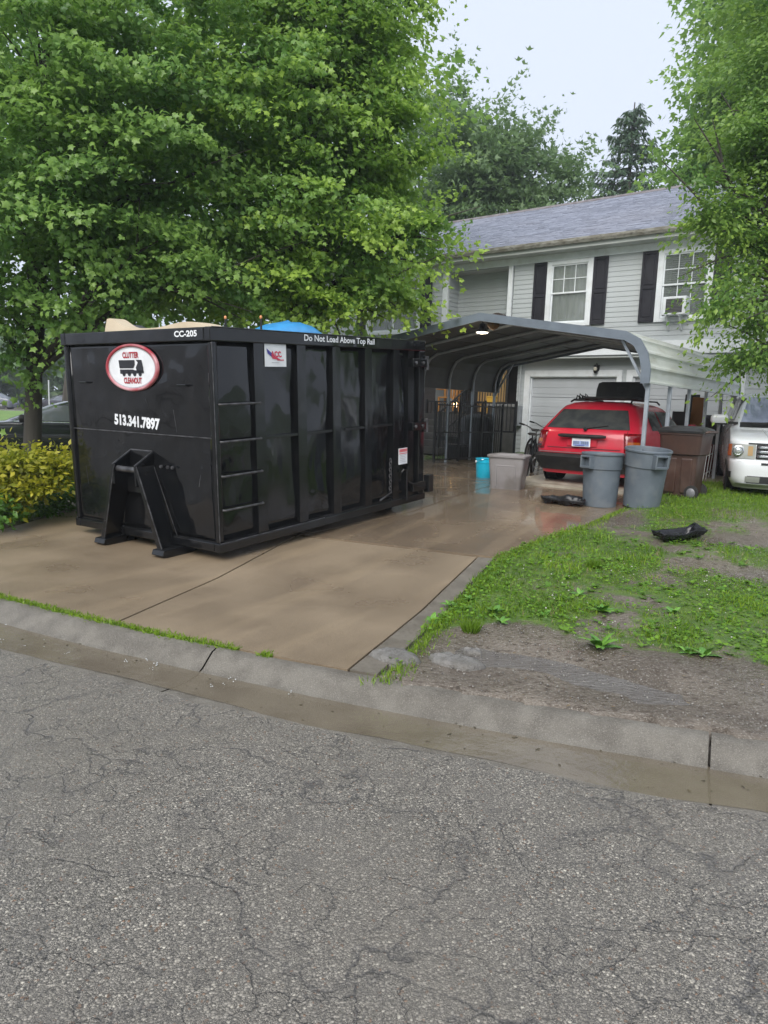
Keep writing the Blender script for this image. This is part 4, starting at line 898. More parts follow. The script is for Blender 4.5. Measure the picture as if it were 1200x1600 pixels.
# ---- what sticks out of the top: each piece stands on the dumpster floor
def local(x, y, z): return mw @ Vector((x, y, z))
def lump(name, rings, m, label, cat, n=22, seed=0, amp=.06):
    mb = MB(); rr = []
    for k, (cx, cy, z, rx, ry) in enumerate(rings):
        rr.append([tuple(mw @ Vector((cx+(rx*math.cos(a))*(1+amp*fbm(math.cos(a)*2+k*.3, math.sin(a)*2, 1.1, seed)), cy+(ry*math.sin(a))*(1+amp*fbm(math.cos(a)*2, math.sin(a)*2+k*.3, 1.3, seed+1)), z+amp*.5*fbm(math.cos(a)*1.5, math.sin(a)*1.5+k, 1.4, seed+2)))) for a in np.linspace(0, 2*math.pi, n+1)[:-1]])
    mb.loft(rr); return tag(mb.build(name, m, smooth=70), label, cat)
M_foam = mat('cream_foam', (.58,.49,.36), .8, (.50,.41,.29), vs=3, bump=.25, bs=25)
mt = MB()
def mfn(u, v):
    # thick mattress standing on its long edge, wavy top
    x = -2.0+1.84*u
    top = 2.155 + .115*math.exp(-((u-.02)/.10)**2) + .10*math.exp(-((u-.70)/.22)**2) + .035*math.sin(u*5+1) - .05*max(0,(u-.85))/.15
    a = 2*math.pi*v; return tuple(local(x, .42+.20*u*0+.17*math.cos(a)*(1 if abs(math.cos(a)) < .9 else 1) , (top+.12)/2 + ((top-.12)/2)*max(-1, min(1, 1.25*math.sin(a)))))
mt.grid(mfn, 40, 24); mt.loft([[mfn(0, k/24) for k in range(24)]], True, False); mt.loft([[mfn(1, k/24) for k in range(24)]], False, True)
tag(mt.build('mattress', M_foam, smooth=60), 'cream foam mattress bulging above the front rim of the dumpster', 'mattress')
lump('rubbish_bag', [(-2.02,.75,.12,.20,.28),(-2.02,.75,1.4,.24,.3),(-2.03,.75,2.05,.24,.3),(-2.04,.75,2.18,.18,.2),(-2.04,.75,2.25,.06,.07)], mat('grey_bag', (.07,.075,.085), .35, (.1,.105,.115), vs=5), 'dark grey bag poking up at the left of the dumpster', 'bag', seed=4)
M_tarp = mat('blue_tarp', (.05,.30,.62), .35, (.04,.24,.52), vs=6, bump=.3, bs=12)
lump('blue_tarp', [(-.62,1.55,.12,.36,.62),(-.62,1.55,1.3,.38,.70),(-.60,1.60,1.95,.38,.75),(-.58,1.68,2.13,.34,.62),(-.56,1.72,2.235,.22,.34),(-.54,1.75,2.285,.06,.1)], M_tarp, 'bright blue tarp bundle heaped above the side rail', 'tarp', seed=8)
for nm, x, y, h, lab in (('tipped_stick', -.35, 1.02, 2.29, 'thin dark stick with an orange tip beside the blue tarp'), ('tipped_stick', -.7, .85, 2.29, 'thin dark stick with an orange tip above the cream mattress')):
    s = MB(); s.tube([local(x,y,.12), local(x,y,h)], .012, 6); s = tag(s.build(nm, M_blk, smooth=50), lab, 'stick')
    MB().lathe([(.004,-.02),(.014,-.012),(.014,.012),(.004,.02)], 10, tuple(local(x,y,h)), cap0=True, cap1=True).build('tip', mat('orange_tip' + str(y), (.7,.3,.12), .5), s, smooth=50)

# ================================================================== VEHICLES
class Ring:
    """car body made of stacked plan outlines; y=0 is the end that faces the viewer"""
    def __init__(s, w, y0, y1, r0, r1, k0, k1): s.a = [np.array(q).T for q in (w, y0, y1, r0, r1)]; s.k0 = k0; s.k1 = k1
    def p(s, i, z): return float(np.interp(z, s.a[i][0], s.a[i][1]))
    def half(s, z, n=7):
        w, y0, y1, r0, r1 = (s.p(i, z) for i in range(5)); r0 = min(r0, w*.95, (y1-y0)*.45); r1 = min(r1, w*.95, (y1-y0)*.45); pts = []
        for k in range(n): x = (w-r0)*k/n; pts.append((x, y0+s.k0*(x/w)**2))
        c = y0+s.k0*((w-r0)/w)**2
        for k in range(n+1): a = -math.pi/2+math.pi/2*k/n; pts.append((w-r0+r0*math.cos(a), c+r0+r0*math.sin(a)))
        ye = y1-s.k1*((w-r1)/w)**2
        for k in range(1, 14): pts.append((w, c+r0+(ye-r1-c-r0)*k/14))
        for k in range(n+1): a = math.pi/2*k/n; pts.append((w-r1+r1*math.cos(a), ye-r1+r1*math.sin(a)))
        for k in range(n-1, -1, -1): x = (w-r1)*k/n; pts.append((x, y1-s.k1*(x/w)**2))
        return pts
    def ring(s, z):
        h = s.half(z); return [(x, y, z) for x, y in h] + [(-x, y, z) for x, y in h[-2:0:-1]]
    def body(s, zs, mb): return mb.loft([s.ring(z) for z in zs])
    def at(s, z, q, sd=1, off=.006):     # point at arc length q from the middle of the near end
        h = s.half(z); L = [0]
        for a, b in zip(h[:-1], h[1:]): L.append(L[-1]+math.dist(a, b))
        x = np.interp(q, L, [p[0] for p in h]); y = np.interp(q, L, [p[1] for p in h]); x2 = np.interp(q+.01, L, [p[0] for p in h]); y2 = np.interp(q+.01, L, [p[1] for p in h])
        d = math.hypot(x2-x, y2-y) or 1; nx, ny = (y2-y)/d, -(x2-x)/d
        dz = .02; h2 = s.half(z+dz); 
        return (sd*(x+nx*off), y+ny*off, z+off*.3)
    def q_of_y(s, z, y):                  # arc length of the side point at y
        h = s.half(z); L = 0
        for a, b in zip(h[:-1], h[1:]):
            d = math.dist(a, b)
            if b[1] >= y and b[0] >= s.p(0, z)*.75: return L + d*max(0, min(1, (y-a[1])/max(b[1]-a[1], 1e-6)))
            L += d
        return L
    def patch(s, z0, z1, qa, qb, sd=1, off=.006, nu=10, nv=6):   # qa, qb: functions of z or numbers
        fa = qa if callable(qa) else (lambda z: qa); fb = qb if callable(qb) else (lambda z: qb); mb = MB()
        mb.grid(lambda u, v: s.at(z0+(z1-z0)*v, fa(z0+(z1-z0)*v)*(1-u)+fb(z0+(z1-z0)*v)*u, sd, off), nu, nv, flip=(sd < 0)); return mb
    def cross(s, z0, z1, q, off=.006, nu=14, nv=6):               # patch across the near end, both sides
        fq = q if callable(q) else (lambda z: q); mb = MB()
        def fn(u, v):
            z = z0+(z1-z0)*v; e = (2*u-1)*fq(z); return s.at(z, abs(e), 1 if e >= 0 else -1, off)
        mb.grid(fn, nu, nv); return mb
M_cglass = mat('dark_car_glass', (.035,.04,.042), .06, (.06,.063,.06), vs=5, det=8, rough2=.22, spec=.7)
M_plast = mat('black_bumper_plastic', (.014,.014,.015), .6, (.024,.023,.022), vs=5, rough2=.5, spec=.3)
M_chrome = mat('chrome', (.6,.61,.62), .14, metal=1.0)
M_alloy = mat('alloy_rim', (.35,.36,.37), .35, (.25,.25,.25), vs=9, metal=.7)
def wheel(par, x, y, r, w=.2, name='wheel'):
    s = 1 if x > 0 else -1
    o = MB(); o.lathe([(r*.6,-w/2),(r*.93,-w/2),(r,-w*.3),(r,w*.3),(r*.93,w/2),(r*.6,w/2)], 28, (x,y,r), axis='x', cap0=True, cap1=True); o = o.build(name, M_tyre, par, smooth=40)
    h = MB(); h.lathe([(r*.62,s*(w/2+.004)),(r*.55,s*(w/2-.01)),(r*.18,s*(w/2+.004)),(r*.05,s*(w/2+.012))], 20, (x,y,r), axis='x', cap1=True); h.build('rim', M_alloy, o, smooth=30)
    a = MB(); a.lathe([(r*1.16,0),(r*1.18,s*.012),(r*.2,s*.012)], 28, (s*(abs(x)+w/2-.02),y,r*1.04), axis='x', cap1=True); a.build('wheel_arch', M_void, par)
# ---------------- red hatchback seen from behind
RC = at(903, 750, 11.85); RC.z = float(gz(RC.x, RC.y)) + .05
rc_ = thing('red_car', 'red hatchback with a dusty rear window parked under the carport', 'car', tuple(RC), HY+R(2)); rc_.scale = (1, 1, .94)
M_redp = mat('red_car_paint', (.52,.012,.035), .3, (.46,.012,.032), vs=3, rough2=.42, coat=.5, c3=(.5,.09,.10), vs3=1.5, f3=.5)
B = Ring([(.2,.80),(.45,.86),(.7,.87),(.95,.845),(1.05,.80),(1.3,.67),(1.4,.60),(1.46,.50),(1.49,.38)],
         [(.2,.16),(.5,.06),(.62,.05),(.9,.09),(.98,.14),(1.3,.44),(1.40,.54),(1.46,.68),(1.49,.9)],
         [(.2,4.2),(.7,4.2),(.85,4.0),(.94,3.4),(.99,3.15),(1.3,2.72),(1.42,2.5),(1.46,2.3),(1.49,2.0)],
         [(.2,.24),(.9,.24),(1.3,.2),(1.49,.15)], [(.2,.4),(.9,.4),(1.3,.2),(1.49,.15)], .10, .3)
mb = MB(); B.body([.2,.3,.45,.55,.62,.72,.82,.9,.94,.97,.99,1.05,1.12,1.2,1.3,1.36,1.40,1.43,1.46,1.49], mb); mb.build('body', M_redp, rc_, smooth=38)
B.cross(1.0, 1.335, lambda z: B.p(0,z)*.885-.02, .008).build('rear_window', M_cglass, rc_, smooth=60)
for s in (1, -1):
    B.patch(1.0, 1.34, lambda z: B.q_of_y(z, .98+(z-1.0)*.35), lambda z: B.q_of_y(z, 1.55), s, .008).build('side_window', M_cglass, rc_, smooth=60)
    B.patch(1.0, 1.34, lambda z: B.q_of_y(z, 1.62), lambda z: B.q_of_y(z, 2.85-(z-1.0)*.9), s, .008).build('side_window', M_cglass, rc_, smooth=60)
    tl = B.patch(.63, .945, lambda z: .68-(z-.64)*.12, .97, s, .014); tl = tl.build('tail_lamp', mat('lamp_red'+str(s), (.22,.004,.008), .12, (.14,.003,.006), vs=9, coat=.6), rc_, smooth=60, solid=.012)
    B.patch(.735, .80, .72, .93, s, .019).build('amber_lens', mat('lamp_amber'+str(s), (.40,.10,.012), .15, (.30,.07,.01), vs=9, coat=.6), tl, smooth=60)
    B.patch(.665, .70, .73, .93, s, .019).build('dark_band', M_ink, tl, smooth=60)
    MB().lathe([(.05,-.012),(.055,.0),(.02,.008)], 14, (s*.80,.085,.47), axis='y', cap0=True).build('fog_lamp', M_chrome, rc_, smooth=40) if 0 else None
    for y in (.86, 3.42): wheel(rc_, s*.76, y, .315)
    mr = MB(); mr.loft([rrect(.10,.05,.03,3,1.0,s*.98,2.75), rrect(.11,.06,.03,3,1.07,s*.98,2.75), rrect(.09,.05,.03,3,1.13,s*.97,2.75)]); mr.build('mirror', M_redp, rc_, smooth=50)
bu = MB(); zs = [.26,.30,.40,.50,.545,.56]; rr = []
for z in zs:
    o_ = .03 + (.035 if .3 < z < .54 else 0) - (.03 if z > .55 else 0); h = [B.at(z, q, 1, o_) for q in np.linspace(0, 1.45, 18)]; rr.append([(-p[0],p[1],z) for p in h[::-1]] + [(p[0],p[1],z) for p in h[1:]])
n_ = len(rr[0]); bu.add([p for r_ in rr for p in r_], [(i*n_+k, i*n_+k+1, (i+1)*n_+k+1, (i+1)*n_+k) for i in range(len(rr)-1) for k in range(n_-1)]); bu = bu.build('rear_bumper', M_plast, rc_, smooth=35)
B.cross(.565, .58, .75, .03).build('bumper_top', mat('dull_bumper_top', (.16,.15,.15), .6), bu)
hd = MB(); hd.tube([(-.40,.035,.875),(-.34,.015,.875),(.0,.0,.872),(.34,.015,.875),(.40,.035,.875)], [.02,.034,.036,.034,.02], 10); hd.build('tailgate_handle', M_plast, rc_, smooth=60)
B.cross(.655, .665, .62, .008).build('panel_gap', M_void, rc_)
for s in (1, -1): B.patch(.655, .985, .685, .693, s, .007).build('panel_gap', M_void, rc_)
rec = MB(); rec.grid(lambda u, v: (-.25+.5*u, .036+.01*abs(2*u-1), .70+.135*v), 6, 3); rec.build('plate_recess', M_redp, rc_, smooth=40)
pt = MB(); pt.box(-.155,.155,.012,.024,.69,.842); pt = pt.build('number_plate', M_wp, rc_, bevel=.006)
MB().box(-.135,.135,.008,.012,.705,.79).build('plate_print', mat('plate_blue', (.20,.27,.52), .4, (.3,.38,.6), vs=9), pt); MB().box(-.10,.06,.0065,.008,.705,.715).build('plate_print', M_blue, pt)
for k, x in enumerate((-.115,-.08,-.045,.02,.05,.08,.11)): MB().box(x-.011,x+.011,.005,.008,.735,.785).build('plate_mark', mat('plate_ink', (.16,.2,.28), .5) if k == 0 else bpy.data.materials['plate_ink'], pt)
MB().box(.055,.068,.30,.33,.995,1.06).build('wiper', M_plast, rc_) if 0 else None
for s in (1, -1):
    MB().tube([(s*.52,.75,1.475),(s*.50,.85,1.52),(s*.50,2.2,1.53),(s*.52,2.3,1.48)], .016, 6).build('roof_rail', M_plast, rc_, smooth=50)
MB().tube([B.at(1.0,.02,1,.03), B.at(1.03,.16,1,.03), B.at(1.06,.36,1,.028)], .009, 6).build('rear_wiper', M_plast, rc_, smooth=50); MB().lathe([(.03,0),(.03,-.03),(.01,-.035)], 12, B.at(.99,.02,1,.03), axis='y', cap1=True).build('wiper_hub', M_plast, rc_, smooth=50)
# black plastic liner tipped up on the roof
lin = thing('plastic_liner', 'black moulded plastic liner standing on the roof of the red car', 'liner', tuple(RC+Vector((0,0,1.43))), HY-R(4))
lb = MB(); lb.loft([[(x, y, z) for x, z, y in [(a, b, y_) for a, b in ((-.47,0),(.48,0),(.49,.20),(.46,.30),(.40,.315),(-.36,.315),(-.43,.29),(-.46,.18))]] for y_ in (1.12, 1.16)]); lb = lb.build('back_sheet', M_plast, lin, bevel=.012)
lb.location = (.10,0,0)
MB().box(-.40,.56,.75,1.12,.0,.05).build('base_tray', M_plast, lin, bevel=.02); MB().box(.02,.22,1.105,1.122,.15,.23).build('moulded_grip', M_void, lin, bevel=.01)
stp = thing('roof_clutter', 'small tangle of dark straps at the left of the car roof', 'straps', tuple(RC+Vector((0,0,1.405))), HY)
MB().box(-.55,-.33,.82,1.0,0,.03).build('strap_pad', M_plast, stp, bevel=.01)
for k in range(4): MB().tube([(-.52+k*.05,.88,.03),(-.50+k*.05,.86,.09+.03*(k%2)),(-.46+k*.05,.9,.06),(-.44+k*.05,.88,.03)], .014, 6).build('strap', M_plast, stp, smooth=50)
# ---------------- white SUV nose-on at the right edge
SV = Vector((6.17, 10.85, 0)); SV.z = float(gz(SV.x, SV.y)) + .02
SA = R(-22)
sv = thing('white_suv', 'white boxy sport utility vehicle parked nose-on at the right edge of the lawn', 'car', tuple(SV), SA)
M_wpaint = mat('white_car_paint', (.74,.76,.78), .25, (.68,.70,.72), vs=2, coat=.6, c3=(.55,.54,.5), vs3=4, f3=.2)
S = Ring([(.15,.86),(.28,.93),(.6,.965),(.9,.96),(1.06,.93),(1.12,.89),(1.2,.86),(1.6,.74),(1.66,.69),(1.70,.55),(1.72,.35)],
         [(.16,.16),(.22,.04),(.30,.02),(.50,.0),(.575,.015),(.60,.045),(.84,.07),(.88,.10),(.92,.2),(.99,.6),(1.06,1.05),(1.16,1.16),(1.6,1.78),(1.66,1.95),(1.70,2.2),(1.72,2.6)],
         [(.22,5.0),(1.0,5.1),(1.6,5.0),(1.72,4.6)], [(.22,.30),(.9,.26),(1.1,.22),(1.72,.18)], [(.22,.2),(1.72,.2)], .15, .1)
mb = MB(); S.body([.15,.18,.22,.26,.30,.35,.42,.5,.54,.575,.59,.60,.7,.8,.84,.86,.88,.90,.92,.95,.99,1.02,1.04,1.06,1.09,1.16,1.25,1.4,1.5,1.6,1.64,1.66,1.685,1.70,1.715,1.72], mb); mb.build('body', M_wpaint, sv, smooth=35)
S.cross(1.17, 1.60, lambda z: S.p(0,z)*.90, .010, 20).build('windscreen', mat('lilac_windscreen', (.30,.33,.46), .08, (.24,.27,.38), vs=3, spec=.7, coat=.5), sv, smooth=60)
S.cross(1.085, 1.165, lambda z: .80, .008, 20).build('cowl', M_plast, sv, smooth=60)
gr = S.cross(.61, .83, .60, .012, 20); gr = gr.build('grille', M_void, sv, smooth=50)
for k in range(3): S.cross(.63+k*.068, .665+k*.068, .585, .028, 20).build('grille_bar', mat('silver_bar', (.5,.52,.55), .22, metal=.8) if k == 0 else bpy.data.materials['silver_bar'], gr, smooth=50, solid=.012)
S.cross(.835, .855, .72, .008, 20).build('bonnet_gap', M_void, sv)
S.cross(.525, .558, .52, .010, 20).build('bumper_slot', M_void, sv)
lo_ = S.cross(.24, .35, lambda z: .70, .010, 20).build('lower_intake', M_void, sv); S.cross(.25, .34, .40, .014, 20).build('intake_mesh', M_plast, lo_)
S.cross(.175, .23, lambda z: .86, .022, 24).build('chin_strip', mat('silver_chin', (.55,.57,.58), .3, (.45,.46,.47), vs=4, metal=.5), sv, smooth=60)
M_lens = mat('lamp_lens', (.42,.43,.41), .08, (.32,.33,.31), vs=5, coat=.8); M_amb = mat('amber_lens', (.55,.15,.04), .12, (.45,.12,.03), vs=9, coat=.6)
for s in (1, -1):
    hl = S.patch(.61, .83, .61, 1.02, s, .012).build('headlight', M_lens, sv, smooth=60)
    S.patch(.64, .82, .965, 1.09, s, .018).build('amber_lens', M_amb, hl, smooth=60); S.patch(.655, .80, .645, .715, s, .018).build('amber_lens', mat('pale_amber'+str(s), (.42,.28,.14), .15), hl, smooth=60)
    c = S.at(.72, .845, s, .03); MB().lathe([(.078,.0),(.082,-.02),(.070,-.024),(.062,-.01)], 22, c, axis='y', cap0=False).build('lamp_ring', M_chrome, hl, smooth=40); MB().lathe([(.06,-.01),(.045,-.026),(.015,-.032)], 18, c, axis='y', cap1=True).build('projector', mat('projector'+str(s), (.55,.58,.58), .05, metal=.6), hl, smooth=50)
    f_ = S.patch(.25, .34, .52, .72, s, .016).build('fog_lamp', mat('fog_glass'+str(s), (.25,.26,.24), .1, coat=.6), lo_, smooth=60)
    S.patch(1.2, 1.58, lambda z: S.q_of_y(z, 1.55+(z-1.2)*.85), lambda z: S.q_of_y(z, 2.5), s, .008).build('side_window', M_cglass, sv, smooth=60)
    S.patch(1.2, 1.58, lambda z: S.q_of_y(z, 2.58), lambda z: S.q_of_y(z, 4.6), s, .008).build('side_window', M_cglass, sv, smooth=60)
    m_ = MB(); m_.loft([rrect(.115,.06,.04,4,1.14,s*1.11,1.32), rrect(.135,.075,.05,4,1.17,s*1.11,1.32), rrect(.135,.075,.05,4,1.25,s*1.11,1.32), rrect(.11,.06,.04,4,1.285,s*1.10,1.32)]); m_ = m_.build('mirror', M_wpaint, sv, smooth=50)
    MB().loft([rrect(.12,.07,.045,4,1.115,s*1.10,1.32), rrect(.12,.07,.045,4,1.142,s*1.11,1.32)]).build('mirror_base', M_plast, m_, smooth=50); MB().box(min(s*.82,s*1.0),max(s*.82,s*1.0),1.27,1.35,1.13,1.17).build('mirror_arm', M_plast, m_)
    for y in (.98, 3.95): wheel(sv, s*.84, y, .36, .24)
    S.patch(.30, .40, .97, lambda z: S.q_of_y(z, .6), s, .01).build('skirt', M_plast, sv, smooth=60)
wp = MB(); wp.tube([(-.62,1.03,1.155),(-.2,1.10,1.175),(.02,1.07,1.165)], .013, 6); wp.tube([(0,1.06,1.15),(.05,1.09,1.18),(.5,1.12,1.185)], .013, 6); wp.box(-.05,.08,1.0,1.09,1.13,1.17); wp.build('wiper', M_plast, sv, smooth=50)
for x in (-.42,.42): MB().tube([(x,.28,.932),(x*1.05,.7,1.005),(x*1.1,1.0,1.052)], .012, 6).build('bonnet_crease', M_wpaint, sv, smooth=60)
# ================================================================== BINS AND LOOSE THINGS ON THE DRIVE AND LAWN
def gnd(px, py, z0=.45, dz=0.0):
    z = z0
    for _ in range(12):
        d = ray(px, py); t = (z-EYE)/d.z; x, y = d.x*t, d.y*t; z = float(gz(x, y))+dz
    return Vector((x, y, z))
M_can = mat('grey_bin_plastic', (.125,.150,.175), .5, (.10,.122,.145), vs=4, bump=.08, bs=200, c3=(.2,.21,.21), vs3=6, f3=.4)
def can(label, pos, rz, s=1.0, tilt=0):
    t = thing('rubbish_can', label, 'bin', tuple(pos), rz, 'grey round rubbish cans'); t.rotation_euler = (tilt, 0, rz); t.scale = (s,)*3
    pr = [(.235,0),(.245,.012),(.262,.30),(.276,.565),(.292,.575),(.300,.77),(.306,.775),(.315,.785),(.316,.805),(.306,.815),(.296,.81),(.29,.79),(.282,.60),(.262,.56),(.235,.03)]
    MB().lathe(pr, 40, cap0=True, cap1=True).build('body', M_can, t, smooth=35)
    for a in (0, 180):
        h = MB()
        for x in (-.085, .085): h.box(x-.012,x+.012,-.375,-.27,.60,.775)
        h.hexa([(-.095,-.37,.585),(.095,-.37,.585),(.095,-.275,.57),(-.095,-.275,.57),(-.095,-.375,.622),(.095,-.375,.622),(.095,-.275,.61),(-.095,-.275,.61)]); h.box(-.095,.095,-.37,-.29,.745,.775)
        o = h.build('handle', M_can, t, bevel=.008); o.rotation_euler = (0, 0, R(a))
    return t
p1_ = gnd(936, 791); p2_ = gnd(1001, 794)
can('grey round rubbish can left of its twin with a handle sticking out left', p1_, R(-58), .93)
can('grey open topped rubbish can right of its twin with a square handle in front', p2_+Vector((0,0,.024)), R(12), 1.0, R(5.5))
M_brown = mat('brown_cart_plastic', (.060,.030,.022), .42, (.048,.025,.019), vs=3, rough2=.55, c3=(.13,.085,.065), vs3=4, f3=.4)
M_lid = mat('black_lid_plastic', (.018,.018,.019), .32, (.03,.03,.03), vs=5, rough2=.5)
ctp = gnd(1064, 778)
ct = thing('wheeled_cart', 'tall brown wheeled rubbish cart with a closed black lid', 'bin', tuple(ctp), R(-38)); ct.scale = (.86, .86, .95)
b = MB(); b.loft([rrect(.26,.27,.06,4,.06,.0), rrect(.275,.285,.06,4,.30), rrect(.30,.315,.07,4,.70), rrect(.335,.36,.07,4,.72), rrect(.36,.395,.07,4,1.02), rrect(.375,.41,.06,4,1.025), rrect(.375,.41,.06,4,1.06), rrect(.34,.375,.05,4,1.06), rrect(.33,.36,.05,4,.9)], True, True); b.build('body', M_brown, ct, smooth=35)
for x in (-.14,.13): MB().hexa([(x-.09,-.30,.10),(x+.09,-.30,.10),(x+.09,-.25,.10),(x-.09,-.25,.10),(x-.10,-.325,.66),(x+.10,-.325,.66),(x+.10,-.28,.66),(x-.10,-.28,.66)]).build('moulded_panel', M_brown, ct, bevel=.02)
l = MB(); l.loft([rrect(.39,.425,.06,4,1.055), rrect(.395,.43,.06,4,1.085), rrect(.36,.39,.06,4,1.125), rrect(.27,.30,.06,4,1.15)], True, True); l = l.build('lid', M_lid, ct, smooth=40)
MB().loft([rrect(.24,.26,.05,4,1.15), rrect(.22,.24,.05,4,1.163)]).build('lid_panel', M_lid, l, smooth=40)
h = MB(); h.tube([(.36,-.30,1.06),(.44,-.28,1.08),(.44,.28,1.08),(.36,.30,1.06)], .02, 8); h.build('handle', M_brown, ct, smooth=50)
for y in (-.285,.285):
    w = MB(); w.lathe([(.03,-.035),(.115,-.03),(.12,0),(.115,.03),(.03,.035)], 22, (.24,y,.12), axis='y', cap0=True, cap1=True); w = w.build('wheel', M_tyre, ct, smooth=40)
    MB().lathe([(.075,0),(.06,-.014 if y < 0 else .014),(.01,-.018 if y < 0 else .018)], 16, (.24,y+(-.035 if y < 0 else .035),.12), axis='y', cap1=True).build('hub', mat('pale_hub'+('a' if y < 0 else 'b'), (.16,.16,.17), .4), w, smooth=40)
MB().tube([(.24,-.3,.12),(.24,.3,.12)], .014, 8).build('axle', M_blk, ct); MB().box(-.26,.1,-.24,.24,.0,.07).build('foot', M_brown, ct, bevel=.01)
tp = gnd(793, 764)
tt = thing('storage_tote', 'grey taupe lidded storage tote with a stained left side', 'tote', tuple(tp), R(-22))
M_tote = mat('taupe_plastic', (.26,.245,.245), .4, (.21,.195,.19), vs=3, c3=(.12,.105,.095), vs3=3, f3=.8)
MB().loft([rrect(.235,.20,.04,4,0), rrect(.24,.205,.04,4,.02), rrect(.285,.245,.045,4,.50), rrect(.295,.255,.05,4,.505), rrect(.295,.255,.05,4,.53)]).build('tub', M_tote, tt, smooth=35)
MB().loft([rrect(.31,.27,.05,4,.52), rrect(.312,.272,.05,4,.548), rrect(.29,.25,.05,4,.562), rrect(.20,.17,.05,4,.560), rrect(.19,.16,.05,4,.575)]).build('lid', M_tote, tt, smooth=35)
MB().box(-.15,.15,-.238,-.225,.375,.40).build('moulded_grip', M_tote, tt, bevel=.006); 
for x in (-.15,.15): MB().hexa([(x-.01,-.225,.05),(x+.01,-.225,.05),(x+.01,-.2,.05),(x-.01,-.2,.05),(x-.01,-.248,.39),(x+.01,-.248,.39),(x+.01,-.22,.39),(x-.01,-.22,.39)]).build('moulded_rib', M_tote, tt)
kp_ = gnd(756, 747)
bk_ = thing('bucket', 'bright cyan plastic bucket with a white label beside the grey tote', 'bucket', tuple(kp_), R(20))
M_cy = mat('cyan_plastic', (.01,.42,.60), .3, (.01,.37,.54), vs=4, coat=.3)
MB().lathe([(.135,0),(.14,.008),(.158,.27),(.166,.275),(.168,.30),(.160,.302),(.162,.345),(.17,.35),(.17,.362),(.155,.362),(.148,.30),(.13,.02)], 32, cap0=True, cap1=True).build('body', M_cy, bk_, smooth=35)
MB().tube([(.17*math.cos(a), .17*math.sin(a)*.55-.06, .30-.19*max(0,math.sin(a))*0-.06*math.sin(a)) for a in np.linspace(math.pi, 2*math.pi, 14)], .004, 6).build('bail_handle', M_chrome, bk_, smooth=60)
for s in (-1, 1): MB().lathe([(.022,0),(.022,s*.016),(.008,s*.02)], 10, (s*.166,0,.30), axis='x', cap1=True).build('handle_lug', mat('white_lug'+str(s), (.7,.72,.72), .4), bk_, smooth=40)
lb_ = MB(); lb_.grid(lambda u, v: (.157*math.cos(R(-75+34*u)), .157*math.sin(R(-75+34*u)), .13+.075*v), 6, 1); lb_.build('label_sticker', M_wp, bk_, smooth=60)
# two crumpled black plastic trays
def tray(label, pos, rz, w, d, seed, fold):
    mb = MB(); nu, nv = 34, 22
    def fn(u, v):
        x = (u-.5)*w; y = (v-.5)*d; e = min(u, 1-u)*w; f = min(v, 1-v)*d; edge = min(e, f)
        z = .012 + .10*max(0, 1-edge/.05) + fold*max(0, u-.62)**1.5*(.5+.5*v) + .05*abs(math.sin(u*7+seed+v*2.1))*(edge > .03) + .03*fbm(x, y, 5, seed)
        x += .05*fbm(v*2, seed, 1.5, 3)*(.5 if edge < .05 else .2); y += .10*math.sin(u*3.0+seed)*.7
        return (x, y, max(.004, z))
    mb.grid(fn, nu, nv); o = mb.build('plastic_tray', M_tray, smooth=45, solid=.006); o.location = pos; o.rotation_euler = (0, 0, rz); return tag(o, label, 'plastic tray')
M_tray = mat('glossy_black_plastic', (.010,.010,.012), .16, (.014,.014,.016), vs=7, rough2=.35, spec=.35)
tray('crumpled black plastic tray lying on the wet concrete before the grey cans', tuple(gnd(879, 789)), R(-14), .60, .36, 2, .02)
tray('black plastic tray with a raised end lying alone on the grass', tuple(gnd(1060, 846, .3, .03)), R(4), .56, .30, 5.3, .35)
# low white picket fence, leaning
fp = gnd(1097, 757); fe = gnd(1136, 726)
fn_ = thing('picket_fence', 'short low row of leaning white pickets behind the brown cart', 'fence', tuple(fp), math.atan2(fe.y-fp.y, fe.x-fp.x))
flen = (fe-fp).length; pm_ = MB(); pm_.prism([(-.022,-.05),(.022,-.05),(.022,.66),(0,.71),(-.022,.66)], lambda x, z: (x,-.006,z), lambda x, z: (x,.006,z)); pm_ = pm_.mesh('picket', M_white); npk = 12
for k in range(npk): o = inst(pm_, 'picket', fn_, (k*flen*1.15/npk, 0, .0), rot=(R(4), R(-13+random.uniform(-3,3)), 0))
for z in (.16,.50): MB().box(-.03,flen*1.15,.008,.022,z-.012,z+.012).build('rail', M_white, fn_)
